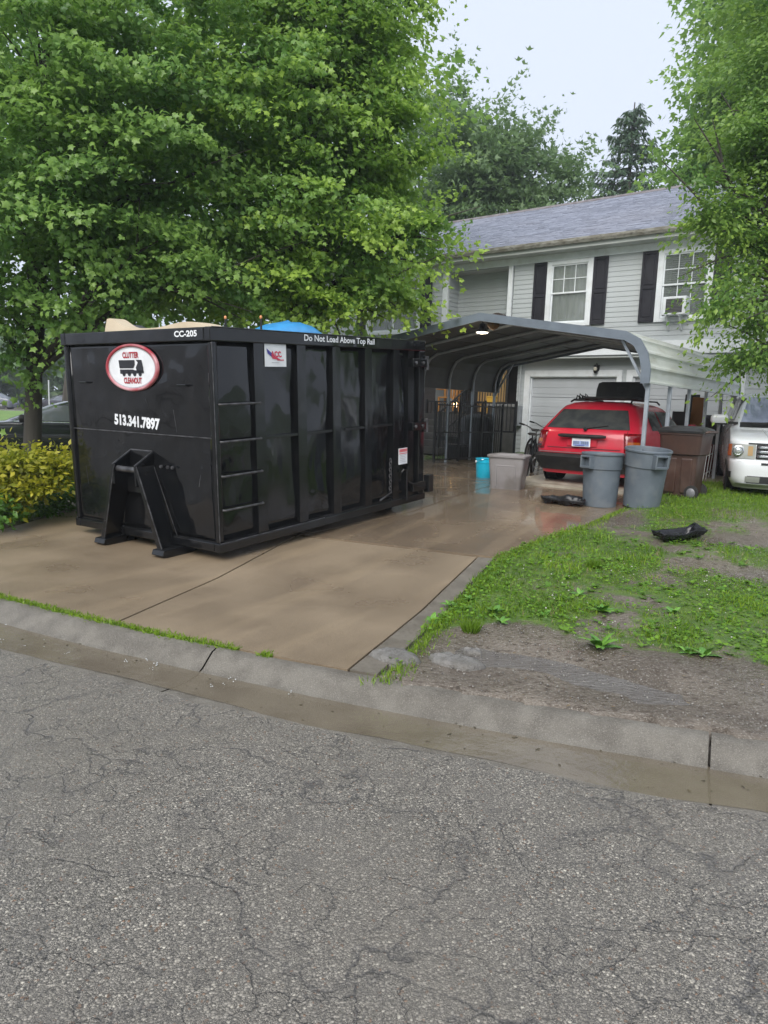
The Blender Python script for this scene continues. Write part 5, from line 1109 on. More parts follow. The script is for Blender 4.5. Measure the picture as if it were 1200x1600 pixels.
# dark things under the carport
gp = gnd(741, 716)
gb = MB(); rr = []
for z, rx, ry in ((0,.40,.28),(.1,.42,.30),(.5,.40,.28),(.78,.46,.32),(.95,.42,.28),(1.06,.26,.18),(1.10,.05,.05)):
    rr.append([(rx*math.cos(a)*(1+.07*math.sin(9*a+z*3)), ry*math.sin(a)*(1+.07*math.cos(7*a)), z) for a in np.linspace(0, 2*math.pi, 41)[:-1]])
gb.loft(rr); gb = gb.build('covered_grill', mat('black_cover', (.010,.010,.011), .5, (.02,.02,.02), vs=4), smooth=60, loc=tuple(gp)); gb.rotation_euler = (0,0,HY); tag(gb, 'barbecue grill under a draped black cover beneath the carport', 'grill')
M_steel = mat('scuffed_steel', (.35,.36,.37), .35, (.2,.2,.21), vs=9, metal=.7)
def bicycle(label, pos, rz, fc):
    t = thing('bicycle', label, 'bicycle', tuple(pos), rz, 'bicycles parked by the garage'); t.rotation_euler = (R(4), 0, rz); r = .30; mfr = mat('bike_frame' + str(fc[0]), fc, .35, coat=.4)
    for x in (-.48, .48):
        w = MB(); w.tube([(x+r*math.cos(a), 0, r+r*math.sin(a)) for a in np.linspace(0, 2*math.pi, 29)], .024, 8, cap=False); w = w.build('wheel', M_tyre, t, smooth=60)
        sp = MB()
        for k in range(14): a = k*math.pi/7; sp.tube([(x,.02*(-1)**k,r),(x+(r-.02)*math.cos(a),0,r+(r-.02)*math.sin(a))], .0022, 4)
        sp.lathe([(.03,-.03),(.03,.03)], 10, (x,0,r), axis='y', cap0=True, cap1=True); sp.build('spokes', M_steel, w)
    f = MB(); bb = (-.08,0,.29); st_ = (-.20,0,.68); hd_ = (.33,0,.72); hd2 = (.36,0,.60)
    for a, b_ in ((bb,st_),(st_,hd_),(bb,hd2),(hd_,hd2)): f.tube([a, b_], .019, 8)
    for y in (-.05,.05): f.tube([bb, (-.48,y,r)], .010, 6); f.tube([st_, (-.48,y,r)], .010, 6); f.tube([hd2, (.40,y,.5), (.48,y,r)], .013, 6)
    f.build('frame', mfr, t, smooth=60)
    hb = MB(); hb.tube([(.33,0,.72),(.31,0,.86)], .014, 6); hb.tube([(.24,-.29,.95),(.30,-.2,.93),(.31,-.06,.86),(.31,.06,.86),(.30,.2,.93),(.24,.29,.95)], .012, 6); hb.build('handlebar', M_steel, t, smooth=60)
    for s in (-1,1): MB().tube([(.26,s*.24,.94),(.20,s*.33,.96)], .017, 8).build('grip', M_tyre, t, smooth=60)
    sd = MB(); sd.loft([[(-.34+.0*k, y*.09, z) for y, z in ((-1,.80),(-.5,.825),(.5,.825),(1,.80),(.6,.77),(-.6,.77))] for k in (0,)] + [[(-.2, y*.06, z) for y, z in ((-1,.80),(-.5,.82),(.5,.82),(1,.80),(.6,.775),(-.6,.775))], [(-.05, y*.02, z) for y, z in ((-1,.80),(-.5,.815),(.5,.815),(1,.80),(.6,.785),(-.6,.785))]]); sd.tube([(-.2,0,.68),(-.22,0,.78)], .013, 6); sd.build('saddle', M_tyre, t, smooth=60)
    cr = MB(); cr.lathe([(.085,-.004),(.085,.004)], 18, (-.08,-.06,.29), axis='y', cap0=True, cap1=True); cr.tube([(-.08,-.07,.29),(-.0,-.08,.17)], .01, 6); cr.tube([(-.08,.06,.29),(-.16,.07,.41)], .01, 6); cr.box(-.05,.05,-.16,-.08,.16,.18); cr.build('crank', M_steel, t)
bicycle('dark bicycle standing between the grey tote and the red car', gnd(826, 742), R(72), (.02,.025,.03))
bicycle('second dark bicycle parked further back by the garage door', gnd(822, 728)+Vector((.3,.5,.0)), R(60), (.03,.05,.055))
# bits stored behind the cart along the right side of the carport
def lean(name, lab, cat, px, ptop, d, w, th, m, tilt=6, h=None):
    p = at(px, ptop, d); z = float(gz(p.x, p.y))+.05; h = h or p.z-z; o = MB().box(-w/2,w/2,-th/2,th/2,0,h).build(name, m, bevel=.008, loc=(p.x, p.y, z)); o.rotation_euler = (R(-tilt), 0, HY); return tag(o, lab, cat)
lean('plywood_board', 'tall orange plywood board leaning behind the carport legs', 'board', 1091, 620, 15.3, .30, .02, mat('orange_ply', (.42,.20,.06), .7, (.34,.15,.04), vs=6, stretch=(1,1,.3)))
lean('leaning_sheet', 'tall black sheet leaning left of the orange plywood board', 'panel', 1081, 616, 15.6, .30, .03, M_blk, 3)
_bp = at(1111, 700, 15.0); _bp.z = float(gz(_bp.x, _bp.y))+.05
hdm = thing('golf_bag', 'dark upright bag with a red lower half behind the carport legs', 'bag', tuple(_bp), HY)
MB().lathe([(.13,0),(.15,.02),(.15,.55),(.15,.62)], 18, cap0=True, cap1=True).build('lower_bag', mat('red_fabric', (.16,.02,.022), .7, (.1,.015,.018), vs=9), hdm, smooth=40); MB().lathe([(.152,.62),(.17,.9),(.19,1.15),(.15,1.2)], 18, cap0=True, cap1=True).build('upper_bag', M_blk, hdm, smooth=40); MB().tube([(.15,0,.5),(.22,0,.75),(.17,0,1.0)], .014, 6).build('strap', M_blk, hdm)
lean('black_crate', 'small black crate standing before the right garage door', 'crate', 1065, 643, 15.4, .28, .3, M_blk, 0)
lean('dark_box', 'dark square box by the corner trim of the right garage door', 'box', 1155, 641, 15.6, .30, .3, M_void, 0)
pst = thing('marker_post', 'short dark post with an orange cap in front of the carport legs', 'post', tuple(gnd(1123, 728)), 0)
MB().tube([(0,0,0),(0,0,.74)], .035, 10).build('shaft', mat('dark_post', (.05,.055,.06), .5), pst, smooth=40); MB().lathe([(.04,.74),(.04,.80),(.02,.82)], 12, cap1=True).build('cap', mat('orange_cap', (.45,.14,.07), .5), pst, smooth=40)

# ================================================================== LEFT SIDE: black car, lawn, distant cars
def simple_car(name, label, pos, rz, paint, L_=4.6, group=None, detail=True, h=1.45):
    t = thing(name, label, 'car', tuple(pos), rz, group); k = h/1.45
    b = Ring([(.2,.80),(.45,.88),(.75,.89),(.92,.86),(.96,.82),(1.32*k,.62),(1.40*k,.55),(h,.35)], [(.2,.1),(.5,0),(.8,.05),(.9,.35),(.96,1.0),(1.34*k,1.95),(1.42*k,2.2),(h,2.6)],
             [(.2,L_-.05),(.5,L_),(.85,L_-.08),(.94,L_-.5),(1.34*k,L_-1.25),(h,L_-1.7)], [(.2,.35),(1.45,.25)], [(.2,.35),(1.45,.25)], .18, .15)
    mb = MB(); b.body([.2,.28,.4,.55,.7,.8,.86,.9,.93,.96,1.0,1.1,1.2*k,1.3*k,1.36*k,1.40*k,1.43*k,h], mb); mb.build('body', paint, t, smooth=38)
    zt = 1.33*k
    b.cross(1.0, zt, lambda z: b.p(0,z)*.92, .008, 12).build('windscreen', M_cglass, t, smooth=60)
    for s in (1,-1):
        b.patch(.985, zt-.02, lambda z: b.q_of_y(z, 1.35+(z-.98)*1.9), lambda z: b.q_of_y(z, 2.55), s, .008).build('side_window', M_sglass, t, smooth=60)
        b.patch(.985, zt-.02, lambda z: b.q_of_y(z, 2.65), lambda z: b.q_of_y(z, 3.75-(z-.98)*1.2), s, .008).build('side_window', M_sglass, t, smooth=60)
        b.patch(.955, .975, lambda z: b.q_of_y(z, 1.3), lambda z: b.q_of_y(z, 3.9), s, .012).build('window_trim', M_chrome, t, smooth=60)
        for y in (.85, L_-.95): wheel(t, s*.78, y, .33)
        if detail:
            MB().loft([rrect(.10,.06,.035,3,.96,s*1.0,1.5), rrect(.12,.07,.04,3,1.0,s*1.01,1.5), rrect(.12,.07,.04,3,1.07,s*1.01,1.5), rrect(.09,.05,.03,3,1.11,s*1.0,1.5)]).build('mirror', M_plast, t, smooth=50)
            b.patch(.58, .72, .45, .85, s, .01).build('headlight', M_lens, t, smooth=60)
            for y in (2.6,): b.patch(.3, .95, lambda z: b.q_of_y(z, y), lambda z: b.q_of_y(z, y+.012), s, .006).build('panel_gap', M_void, t)
    return t
M_sglass = mat('sky_glass', (.10,.115,.13), .03, (.12,.13,.14), vs=2, spec=1.0, coat=1.0)
M_bcar = mat('black_car_paint', (.012,.014,.017), .15, (.016,.018,.02), vs=2, coat=.8)
bc = at(8, 690, 15.2); simple_car('black_car', 'glossy black saloon car parked behind the maple trunk', (bc.x-1.2, bc.y+.2, float(gz(bc.x, bc.y))-.12), R(-72), M_bcar)
fc1 = at(0, 628, 62); simple_car('far_car', 'distant dark grey car parked beyond the green lawn at the far left', (fc1.x-3.3, fc1.y, .55), R(-86), mat('grey_far_paint', (.12,.13,.16), .25, coat=.5), detail=False)
fc2 = at(62, 632, 66); simple_car('far_car', 'distant dark car right of the maple trunk beyond the lawn', (fc2.x-.6, fc2.y, .5), R(-40), mat('dark_far_paint', (.06,.055,.065), .25, coat=.5), detail=False)
po_ = at(77, 632, 58); pole = thing('sign_pole', 'thin pale pole standing by the distant trees', 'pole', (po_.x, po_.y, .55), 0); MB().tube([(0,0,0),(0,0,2.4)], .05, 8).build('shaft', mat('pale_pole', (.5,.53,.52), .5), pole, smooth=40); MB().lathe([(.06,2.4),(.07,2.44),(.03,2.48)], 8, cap0=True, cap1=True).build('cap', bpy.data.materials['pale_pole'], pole)
strip('far_street', lambda u, t: 55+u*9, lambda u, t, x, y: .64, mat('far_asphalt', (.15,.15,.15), .5, (.19,.19,.185), vs=.5), -150, -20, 10, 3)
fl = MB()
fl.add([(x, y, .66+.0*x) for x, y in ((-60,22),(-9.5,22),(-14,52),(-60,52))], [(0,1,2,3)]); tag(fl.build('far_lawn', mat('bright_lawn', (.14,.24,.035), .8, (.10,.19,.03), vs=.9, det=9, bump=.4, bs=20, c3=(.19,.28,.06), vs3=6, f3=.5)), kind='structure')

# ================================================================== TREES
M_bark = mat('grey_bark', (.075,.066,.055), .8, (.045,.040,.034), vs=5, det=8, bump=1.0, bs=22, stretch=(1,1,.2), c3=(.09,.10,.06), vs3=3, f3=.4)
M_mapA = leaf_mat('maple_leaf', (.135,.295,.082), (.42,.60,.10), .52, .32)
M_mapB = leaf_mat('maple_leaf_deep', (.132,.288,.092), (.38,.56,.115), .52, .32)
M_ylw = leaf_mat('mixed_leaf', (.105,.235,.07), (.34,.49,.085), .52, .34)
M_far = leaf_mat('far_leaf', (.14,.235,.125), (.23,.32,.145), .5, .5)
M_fir = leaf_mat('fir_needle', (.055,.105,.062), (.09,.145,.08), .25, .6)
MM = maple_mid(); ML, ML2, OV, SPL = maple_leaf(True), maple_leaf(False), oval_leaf(), spray_leaf()
def ell_px(L): return [(tuple(at(px, py, Y)), (r if isinstance(r, tuple) else (r, r, r*.85))) for px, py, Y, r in L]
def tree(name, label, base, top, r0, E, nc, nl, size, m, tm, seed, **kw):
    global rng
    rng = np.random.default_rng(seed); random.seed(seed)
    t = thing(name, label, 'tree', base, 0); b = Vector(base); mb = MB()
    tg = [Vector(c)-b + Vector((random.uniform(-.4,.4), random.uniform(-.4,.4), random.uniform(0,.5)))*r[0] for c, r in E]
    limbs(mb, (0,0,-.15), Vector(top)-b, r0, tg); mb.build('trunk', M_bark, t, smooth=60)
    crown('crown', E, nc, nl, size, m, t, base, tm, **kw); return t
E1 = ell_px([(60,110,11.2,1.8),(215,230,11.6,1.8),(50,330,11,1.5),(230,405,11.5,1.25),(330,130,12,1.8),(110,465,11.3,1.0),(-90,200,11.5,2.0),(-70,440,11.3,1.5),(180,-10,11.5,1.8),(330,330,11.8,1.4),(20,520,11.3,.72),(350,440,11.8,.95),(130,320,10.9,1.2)])
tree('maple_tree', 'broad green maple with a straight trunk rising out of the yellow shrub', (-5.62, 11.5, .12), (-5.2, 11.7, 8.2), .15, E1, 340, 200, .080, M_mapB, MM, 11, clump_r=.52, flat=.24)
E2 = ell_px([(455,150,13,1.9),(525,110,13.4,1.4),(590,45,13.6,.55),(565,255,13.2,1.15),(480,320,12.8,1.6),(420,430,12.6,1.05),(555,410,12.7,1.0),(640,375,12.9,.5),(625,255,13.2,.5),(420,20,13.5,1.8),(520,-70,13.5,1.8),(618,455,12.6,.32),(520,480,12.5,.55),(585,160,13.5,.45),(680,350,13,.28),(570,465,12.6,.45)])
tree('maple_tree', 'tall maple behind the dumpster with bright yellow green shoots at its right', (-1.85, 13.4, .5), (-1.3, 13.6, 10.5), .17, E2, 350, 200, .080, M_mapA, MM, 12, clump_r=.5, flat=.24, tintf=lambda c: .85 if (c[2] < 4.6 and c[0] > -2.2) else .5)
E3 = ell_px([(120,300,18,3.2),(310,330,18,3.2),(470,330,19,3.0),(250,60,18,3.8),(520,160,19,2.8),(-60,100,18,3.8),(400,470,18.5,1.7),(230,470,18.5,1.8),(570,400,19,1.5)])
tree('maple_tree', 'dark trunked maple standing behind the black car and half hidden by the dumpster', (at(101,620,18).x, 18, .35), (-6.5, 18, 11), .27, E3, 300, 95, .17, M_mapB, ML2, 13, clump_r=.9, shell=.35)
E4 = ell_px([(1190,250,11.8,.72),(1275,110,12.2,1.2),(1295,320,12,1.45),(1140,325,11.6,.42),(1195,390,11.7,.52),(1100,285,11.6,.2),(1180,475,11.2,.42),(1115,478,11.0,.2),(1190,555,11.4,.38),(1145,568,11.6,.22),(1185,170,12,.5),(1320,-30,12.5,1.6),(1300,480,12,1.15),(1240,200,12,.85),(1160,375,11.6,.42),(1125,350,11.6,.28),(1150,430,11.5,.26),(1100,335,11.6,.16)])
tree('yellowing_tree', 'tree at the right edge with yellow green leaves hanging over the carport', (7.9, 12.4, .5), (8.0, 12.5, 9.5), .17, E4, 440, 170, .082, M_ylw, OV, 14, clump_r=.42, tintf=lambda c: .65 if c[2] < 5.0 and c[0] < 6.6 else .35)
E5 = ell_px([(1165,165,27,1.6),(1215,60,27,2.1),(1130,255,27,1.1),(1135,125,27,.7),(1200,200,27,3),(1150,-20,28,1.6)])
tree('background_tree', 'dark dense tree behind the yellowing tree at the upper right', (13.6, 27, .6), (13.4, 27, 14), .3, E5, 190, 110, .21, M_mapB, SPL, 15, clump_r=.95)
E6 = ell_px([(725,255,35,2.4),(800,265,35,2.1),(858,245,35,1.1),(700,170,36,1.5),(770,215,35,1.2),(880,290,35,1.2),(740,320,35,2.2),(835,310,35,1.6),(680,280,36,2.8)])
tree('background_tree', 'feathery pale green tree rising behind the left part of the roof', (5.2, 35, .6), (5.4, 35, 12), .28, E6, 230, 110, .20, M_far, SPL, 16, clump_r=1.0, flat=.2, droop=-.15)
for k, (px, py, Y, r, lab) in enumerate(((-40,560,74,4.6,'rounded pale tree far across the lawn at the left edge'),(30,560,78,4.4,'bushy tree far across the lawn behind the maple trunk'),(95,550,80,4.6,'soft green tree far away between the two trunks'),(150,520,90,6,'tall far tree just left of the dumpster'))):
    e = ell_px([(px,py,Y,r),(px+25,py+22,Y,r*.7),(px-28,py+20,Y,r*.7)]); c = at(px, py, Y)
    tree('distant_tree', lab, (c.x, c.y, .6), (c.x, c.y, c.z+r*.5), .3, e, 50, 60, .75, M_far, SPL, 20+k, clump_r=1.5, shell=.2)
# conifer
def conifer(label, base, h, seed):
    r2 = np.random.default_rng(seed); t = thing('fir_tree', label, 'tree', base, 0); mb = MB(); mb.tube([(0,0,0),(0,0,h*.5),(0,0,h)], [.32,.2,.03], 8); Ps, Ds, Ns, Ss, Ts = [], [], [], [], []
    z = h*.12
    while z < h*.985:
        f = 1-z/h
        for k in range(8):
            if r2.random() < .12: continue
            a = r2.random()*6.28; ln = (.25+5.2*f**.75)*(.65+.5*r2.random()); d = np.array((math.cos(a), math.sin(a), 0.0)); up = .38*(1-f)-.05
            pts = [np.array((0,0,z)) + d*ln*s + np.array((0,0,ln*(up*s-.30*s*s+.16*s**4))) for s in np.linspace(0,1,7)]
            mb.tube([tuple(p) for p in pts], [.045*f+.01,.04*f+.01,.03*f+.008,.025*f+.006,.02*f+.005,.012,.005], 4)
            n = int(16*ln)+8; s = r2.random(n)**.8; i = np.minimum((s*6).astype(int), 5); P = np.array(pts)[i] + (np.array(pts)[i+1]-np.array(pts)[i])*(s*6-i)[:,None]
            side = np.cross(d, (0,0,1)); sg = r2.choice([-1,1], n)
            D = d[None]*.5 + side[None]*sg[:,None]*.6 + r2.normal(size=(n,3))*.15; D[:,2] -= .55
            Ps.append(P); Ds.append(D); Ns.append(np.array((0,0,1.))[None]+r2.normal(size=(n,3))*.4); Ss.append((.30+.30*r2.random(n))*(.6+.5*f)); Ts.append(r2.random(n))
        z += .20+.16*f
    mb.build('trunk', M_bark, t, smooth=60)
    v = np.array([(0,0,0),(.13,.3,0),(.09,.75,-.06),(0,1,-.12),(-.09,.75,-.06),(-.13,.3,0)]); f_ = np.array([(0,1,2),(0,2,4),(2,3,4),(0,4,5)])
    leaf_mesh('needles', np.concatenate(Ps), np.concatenate(Ds), np.concatenate(Ns), np.concatenate(Ss), np.concatenate(Ts), (v, f_), M_fir, t)
c_ = at(992, 160, 40); conifer('drooping dark fir standing behind the roof ridge', (c_.x, 40, .6), c_.z-.6, 5)
# trees over the road, behind the viewer (seen in the glossy paint)
for k, (x, y) in enumerate(((-9.5,-13.5),(-2,-16),(-16,-9),(6.5,-15))):
    h = 9.5+k % 2; tree('street_tree', ('rounded','tall','spreading','leaning')[k] + ' maple across the street from the driveway, mirrored in the black paint', (x, y, .1), (x, y, h), .18, [((x,y,h*.5),(3.6,3.6,3.3)),((x+1,y-.5,h*.8),(2.4,2.4,2.2))], 130, 80, .34, M_mapB, SPL, 40+k, clump_r=.9)
# yellow-green shrub and plants by the left edge of the drive
def shrub(label, base, E, nc, nl, size, m, tm, seed, stems=9):
    global rng
    rng = np.random.default_rng(seed); random.seed(seed); t = thing('shrub', label, 'shrub', base, 0); mb = MB()
    for k in range(stems):
        c, r = random.choice(E); e = Vector(c)-Vector(base)+Vector([random.uniform(-.5,.5)*q for q in r]); mb.tube([(random.uniform(-.15,.15),random.uniform(-.1,.1),0), e*.5+Vector((0,0,.08)), e], [.018,.012,.004], 5)
    mb.build('stems', M_bark, t, smooth=60); crown('leaves', E, nc, nl, size, m, t, base, tm, clump_r=.2, shell=.4, flat=.5, droop=.1, tintf=lambda c: .55); return t
M_gold = leaf_mat('golden_leaf', (.20,.26,.03), (.58,.52,.04), .45, .45)
sb = gnd(40, 790)
shrub('yellow green golden leaved shrub at the left edge beside the drive', tuple(sb), [(tuple(at(30,725,8.6)),(.34,.3,.22)),(tuple(at(85,735,8.7)),(.22,.2,.2)),(tuple(at(-20,740,8.5)),(.35,.3,.28)),(tuple(at(55,765,8.5)),(.25,.2,.10)),(tuple(at(100,725,8.9)),(.10,.1,.12)),(tuple(at(5,770,8.4)),(.25,.2,.14))], 130, 46, .075, M_gold, OV, 31)
M_gcov = leaf_mat('low_plant_leaf', (.035,.095,.02), (.10,.22,.03), .35)
shrub('dark green low shrub filling the gap between the golden shrub and the dumpster', tuple(gnd(95, 795)), [(tuple(at(92,775,9.4)),(.35,.3,.13)),(tuple(at(60,785,9.3)),(.3,.3,.10)),(tuple(at(120,770,9.8)),(.3,.3,.15)),(tuple(at(95,745,9.9)),(.3,.3,.18))], 80, 34, .06, M_gcov, OV, 32)
shrub('small strappy green plant at the very left by the concrete', tuple(gnd(2, 812)), [(tuple(at(0,800,8.2)),(.14,.12,.10)),(tuple(at(-20,795,8.2)),(.16,.12,.12))], 20, 26, .08, M_gcov, OV, 33, 4)

# potted plant with yellow flowers beside the porch steps
pp_ = gnd(671, 700, .5); pot = thing('potted_plant', 'green potted plant with yellow flowers seen just past the dumpster hinge', 'plant', tuple(pp_), 0)
MB().lathe([(.10,0),(.13,.26),(.145,.26),(.145,.30),(.125,.30),(.12,.26)], 18, cap0=True, cap1=True).build('pot', mat('dark_pot', (.05,.035,.028), .6), pot, smooth=40)
crown('leaves', [((pp_.x,pp_.y,pp_.z+.45),(.2,.2,.18))], 22, 26, .10, M_gcov, pot, tuple(pp_), OV, clump_r=.16, shell=.3)
crown('flowers', [((pp_.x,pp_.y,pp_.z+.66),(.10,.10,.05))], 6, 14, .07, leaf_mat('yellow_petal', (.7,.45,.03), (.8,.55,.05), .3), pot, tuple(pp_), OV, clump_r=.08, shell=.2)

# black kennel fence along the left legs of the carport, and dark boxes in its shade
kn = thing('kennel_fence', 'black wire kennel fence along the left legs of the carport', 'fence', tuple(cw(-6.0, 2.6, 0)), HY+R(90)); kz = float(gz(kn.location.x, kn.location.y)) + .03; kn.location.z = kz
KL = 2.9
for z_ in (.06, .66, 1.26): MB().box(0,KL,-.012,.012,z_-.014,z_+.014).build('rail', M_blk, kn)
kpm = MB().box(-.006,.006,-.006,.006,.06,1.30).mesh('picket', M_blk)
for k in range(30): inst(kpm, 'picket', kn, (.05+k*.097, 0, 0))
kpp = MB().box(-.022,.022,-.022,.022,0,1.34).mesh('post', M_blk)
for k in range(4): inst(kpp, 'post', kn, (.0+k*KL/3, 0, 0))
for px, py, w, h, lab in ((699,709,.55,.42,'dark lidded box on the floor left of the covered grill'),(712,717,.45,.3,'lower dark lidded box nearest the covered grill')):
    q = gnd(px, py, .5, .02); t = thing('dark_box', lab, 'box', tuple(q), HY+R(6)); MB().loft([rrect(w*.45,.19,.03,3,0),rrect(w*.5,.21,.03,3,h)]).build('tub', M_void, t, smooth=40); MB().box(-w*.52,w*.52,-.22,.22,h,h+.05).build('lid', M_blk, t, bevel=.012)
# ================================================================== GRASS, WEEDS, STONES, WATER
M_grass = leaf_mat('grass_blade', (.095,.19,.022), (.30,.46,.035), .45, .45)
rng = np.random.default_rng(77)
BL = (np.array([(-.06,0,0),(.06,0,0),(-.045,.5,.06),(.045,.5,.06),(0,1,.22)]), np.array([(0,1,3),(0,3,2),(2,3,4)]))
def scatter(n, x0, x1, y0, y1):
    return rng.uniform(x0, x1, n), rng.uniform(y0, y1, n)
def grass(name, x, y, z, hgt, tint, m=M_grass, lay=.35, w=1.0):
    n = len(x); P = np.stack([x, y, z], 1); D = np.stack([rng.normal(size=n)*lay, rng.normal(size=n)*lay, np.ones(n)], 1); N_ = unit(n); N_[:,2] *= .2
    v, f = BL; return tag(leaf_mesh(name, P, D, N_, hgt, tint, (v*np.array((w,1,1)), f), m), kind='stuff')
# right-hand lawn: near part dense, thinning by the cover map
gx = np.linspace(-.6, 9, 120); gy = np.linspace(3.2, 15.5, 130); GX, GY = np.meshgrid(gx, gy); CV = cover(GX, GY); TV = vfbm(GX, GY, 1.3, 21); HV = vfbm(GX, GY, 2.3, 22)
def samp(A, x, y):
    i = np.clip(np.searchsorted(gx, x)-1, 0, len(gx)-1); j = np.clip(np.searchsorted(gy, y)-1, 0, len(gy)-1); return A[j, i]
x, y = scatter(620000, -.5, 8.9, 3.3, 15); t, c = tc(x, y)
ok = ~in_poly(x, y, _dr) & (c > .015) & (np.abs(x)/np.maximum(y,.1) < .66)
ok &= rng.random(len(x)) < np.clip(14/ (y*y), .10, 1)*1.0
cv = samp(CV, x, y); ok &= rng.random(len(x)) < np.clip((cv-.30)*1.2, 0.0, .9)
x, y, cv = x[ok], y[ok], cv[ok]; e = seg_dist(x, y, DR)
hgt = (.010+.017*rng.random(len(x)))*(.75+.5*np.clip(cv,0,1.2)) * (1+.8*np.clip(samp(HV,x,y)*2.2,0,1)) * (1+.03*y)
tint = np.clip(.38+.75*samp(TV,x,y)+.25*rng.normal(size=len(x)), 0, 1)
print('lawn blades', len(x)); dry = rng.random(len(x)) < .10*np.clip(1.5-cv,0,1.5); M_dry = leaf_mat('dry_blade', (.24,.19,.09), (.34,.28,.15), .3, .6); grass('dry_grass', x[dry], y[dry], lawn_z(x[dry], y[dry])-.003, hgt[dry]*1.3, rng.random(dry.sum()), M_dry, .9, 1.1); k_ = ~dry; x, y, hgt, tint = x[k_], y[k_], hgt[k_], tint[k_]; grass('lawn_grass', x, y, lawn_z(x, y)-.004, hgt*1.15, tint, w=1.25*1.0)
# clover and small broad weeds through the grass
x, y = scatter(170000, -.5, 8.9, 3.3, 13); t, c = tc(x, y); ok = ~in_poly(x, y, _dr) & (c > .02) & (np.abs(x)/y < .66) & (rng.random(len(x)) < np.clip(16/(y*y), .12, 1)); cv = samp(CV, x, y) + .25*samp(TV, x*1.0, y); ok &= rng.random(len(x)) < np.clip((cv-.42)*1.3, 0, 1)
x, y = x[ok], y[ok]; n = len(x); M_clov = leaf_mat('clover_leaf', (.085,.20,.025), (.24,.44,.035), .4, .45)
P = np.stack([x, y, lawn_z(x, y)+.012+.022*rng.random(n)], 1); D = unit(n); D[:,2] = .15
CL = (np.array([(0,0,0),(.5,.35,.1),(.35,.9,.05),(0,.8,-.02),(-.35,.9,.05),(-.5,.35,.1)]), np.array([(0,1,2),(0,2,3),(0,3,4),(0,4,5)]))
tag(leaf_mesh('clover', P, D, np.array((0,0,1.))[None]+unit(n)*.45, .016+.02*rng.random(n), rng.random(n)*.9, CL, M_clov), kind='stuff')
# white clover heads
x, y = scatter(260, 1.2, 4.6, 4.2, 7); cv = samp(CV, x, y); ok = (cv > .5) & ~in_poly(x, y, _dr); x, y = x[ok][:60], y[ok][:60]; n = len(x)
oc = (np.array([(0,0,-.5),(.5,0,0),(0,.5,0),(-.5,0,0),(0,-.5,0),(0,0,.5)]), np.array([(0,2,1),(0,3,2),(0,4,3),(0,1,4),(5,1,2),(5,2,3),(5,3,4),(5,4,1)]))
tag(leaf_mesh('clover_flowers', np.stack([x,y,lawn_z(x,y)+.05],1), unit(n), unit(n), .010+.008*rng.random(n), rng.random(n), oc, leaf_mat('clover_flower', (.6,.6,.52), (.7,.68,.62), .2)), kind='stuff')
# weeds along the drive edge and kerb joint, left verge
def edge_pts(P, n, w): v = rng.random(n); q = np.array([poly_at(P, a) for a in v]); return q[:,0]+rng.normal(size=n)*w, q[:,1]+rng.normal(size=n)*w
x, y = edge_pts(DR[:5], 9000, .07); ok = ~in_poly(x-.02, y, _dr); x, y = x[ok], y[ok]
grass('verge_grass', x+.03, y, lawn_z(x, y)-.005, .018+.03*rng.random(len(x)), np.clip(.55+.3*rng.normal(size=len(x)),0,1), w=1.4)
tt_ = rng.uniform(-1.0, 2.35, 5200); tt_ = tt_[vfbm(tt_, tt_*0, 1.9, 31) > -.22]; x, y = xy(tt_, .012+.022*rng.normal(size=len(tt_)))
grass('kerb_joint_weeds', x, y, np.full(len(x), .085), .018+.03*rng.random(len(x)), np.clip(.6+.3*rng.normal(size=len(x)),0,1), lay=.8, w=2.2)
x, y = scatter(60000, -9, -3.2, 6.0, 16); ok = ~in_poly(x, y, _dr) & (tc(x,y)[1] > .05) & (seg_dist(x,y,DL) > .12) & (vfbm(x, y, 1.2, 41) > -.12); x, y = x[ok], y[ok]
grass('left_grass', x, y, lawn_z(x, y)-.005, .05+.08*rng.random(len(x)), np.clip(.25+.25*rng.normal(size=len(x)),0,1), w=1.2)
# small rosettes of broad leaves too many to count
x, y = scatter(900, 0, 4.6, 4.2, 8); cv = samp(CV, x, y); ok = (cv > .25) & ~in_poly(x, y, _dr) & (tc(x,y)[1] > .3) & (np.abs(x)/y < .62); x, y = x[ok][:170], y[ok][:170]; rx = np.repeat(x, 7); ry = np.repeat(y, 7); n = len(rx); a = rng.random(n)*6.28; sz = np.repeat(.03+.045*rng.random(len(x)), 7)*(.7+.5*rng.random(n))
tag(leaf_mesh('ground_weeds', np.stack([rx,ry,lawn_z(rx,ry)+.006],1), np.stack([np.cos(a),np.sin(a),.15+.6*rng.random(n)],1), np.array((0,0,1.))[None]+unit(n)*.2, sz, .15+.7*np.repeat(rng.random(len(x)),7), OV, leaf_mat('ground_weed_leaf', (.08,.20,.03), (.22,.40,.04), .4, .4)), kind='stuff')
# taller tufts by the bins and fence
x, y = scatter(26000, 2.9, 6.8, 9.2, 13); ok = ~in_poly(x, y, _dr) & (seg_dist(x,y,DR) > .05) & (x > 3.3+(y-9.6)*.55); x, y = x[ok], y[ok]
grass('tall_grass', x, y, lawn_z(x, y)-.005, (.018+.04*rng.random(len(x)))*(1+.8*np.clip((y-10)/2,0,1)), np.clip(.35+.3*rng.normal(size=len(x)),0,1), w=1.1)
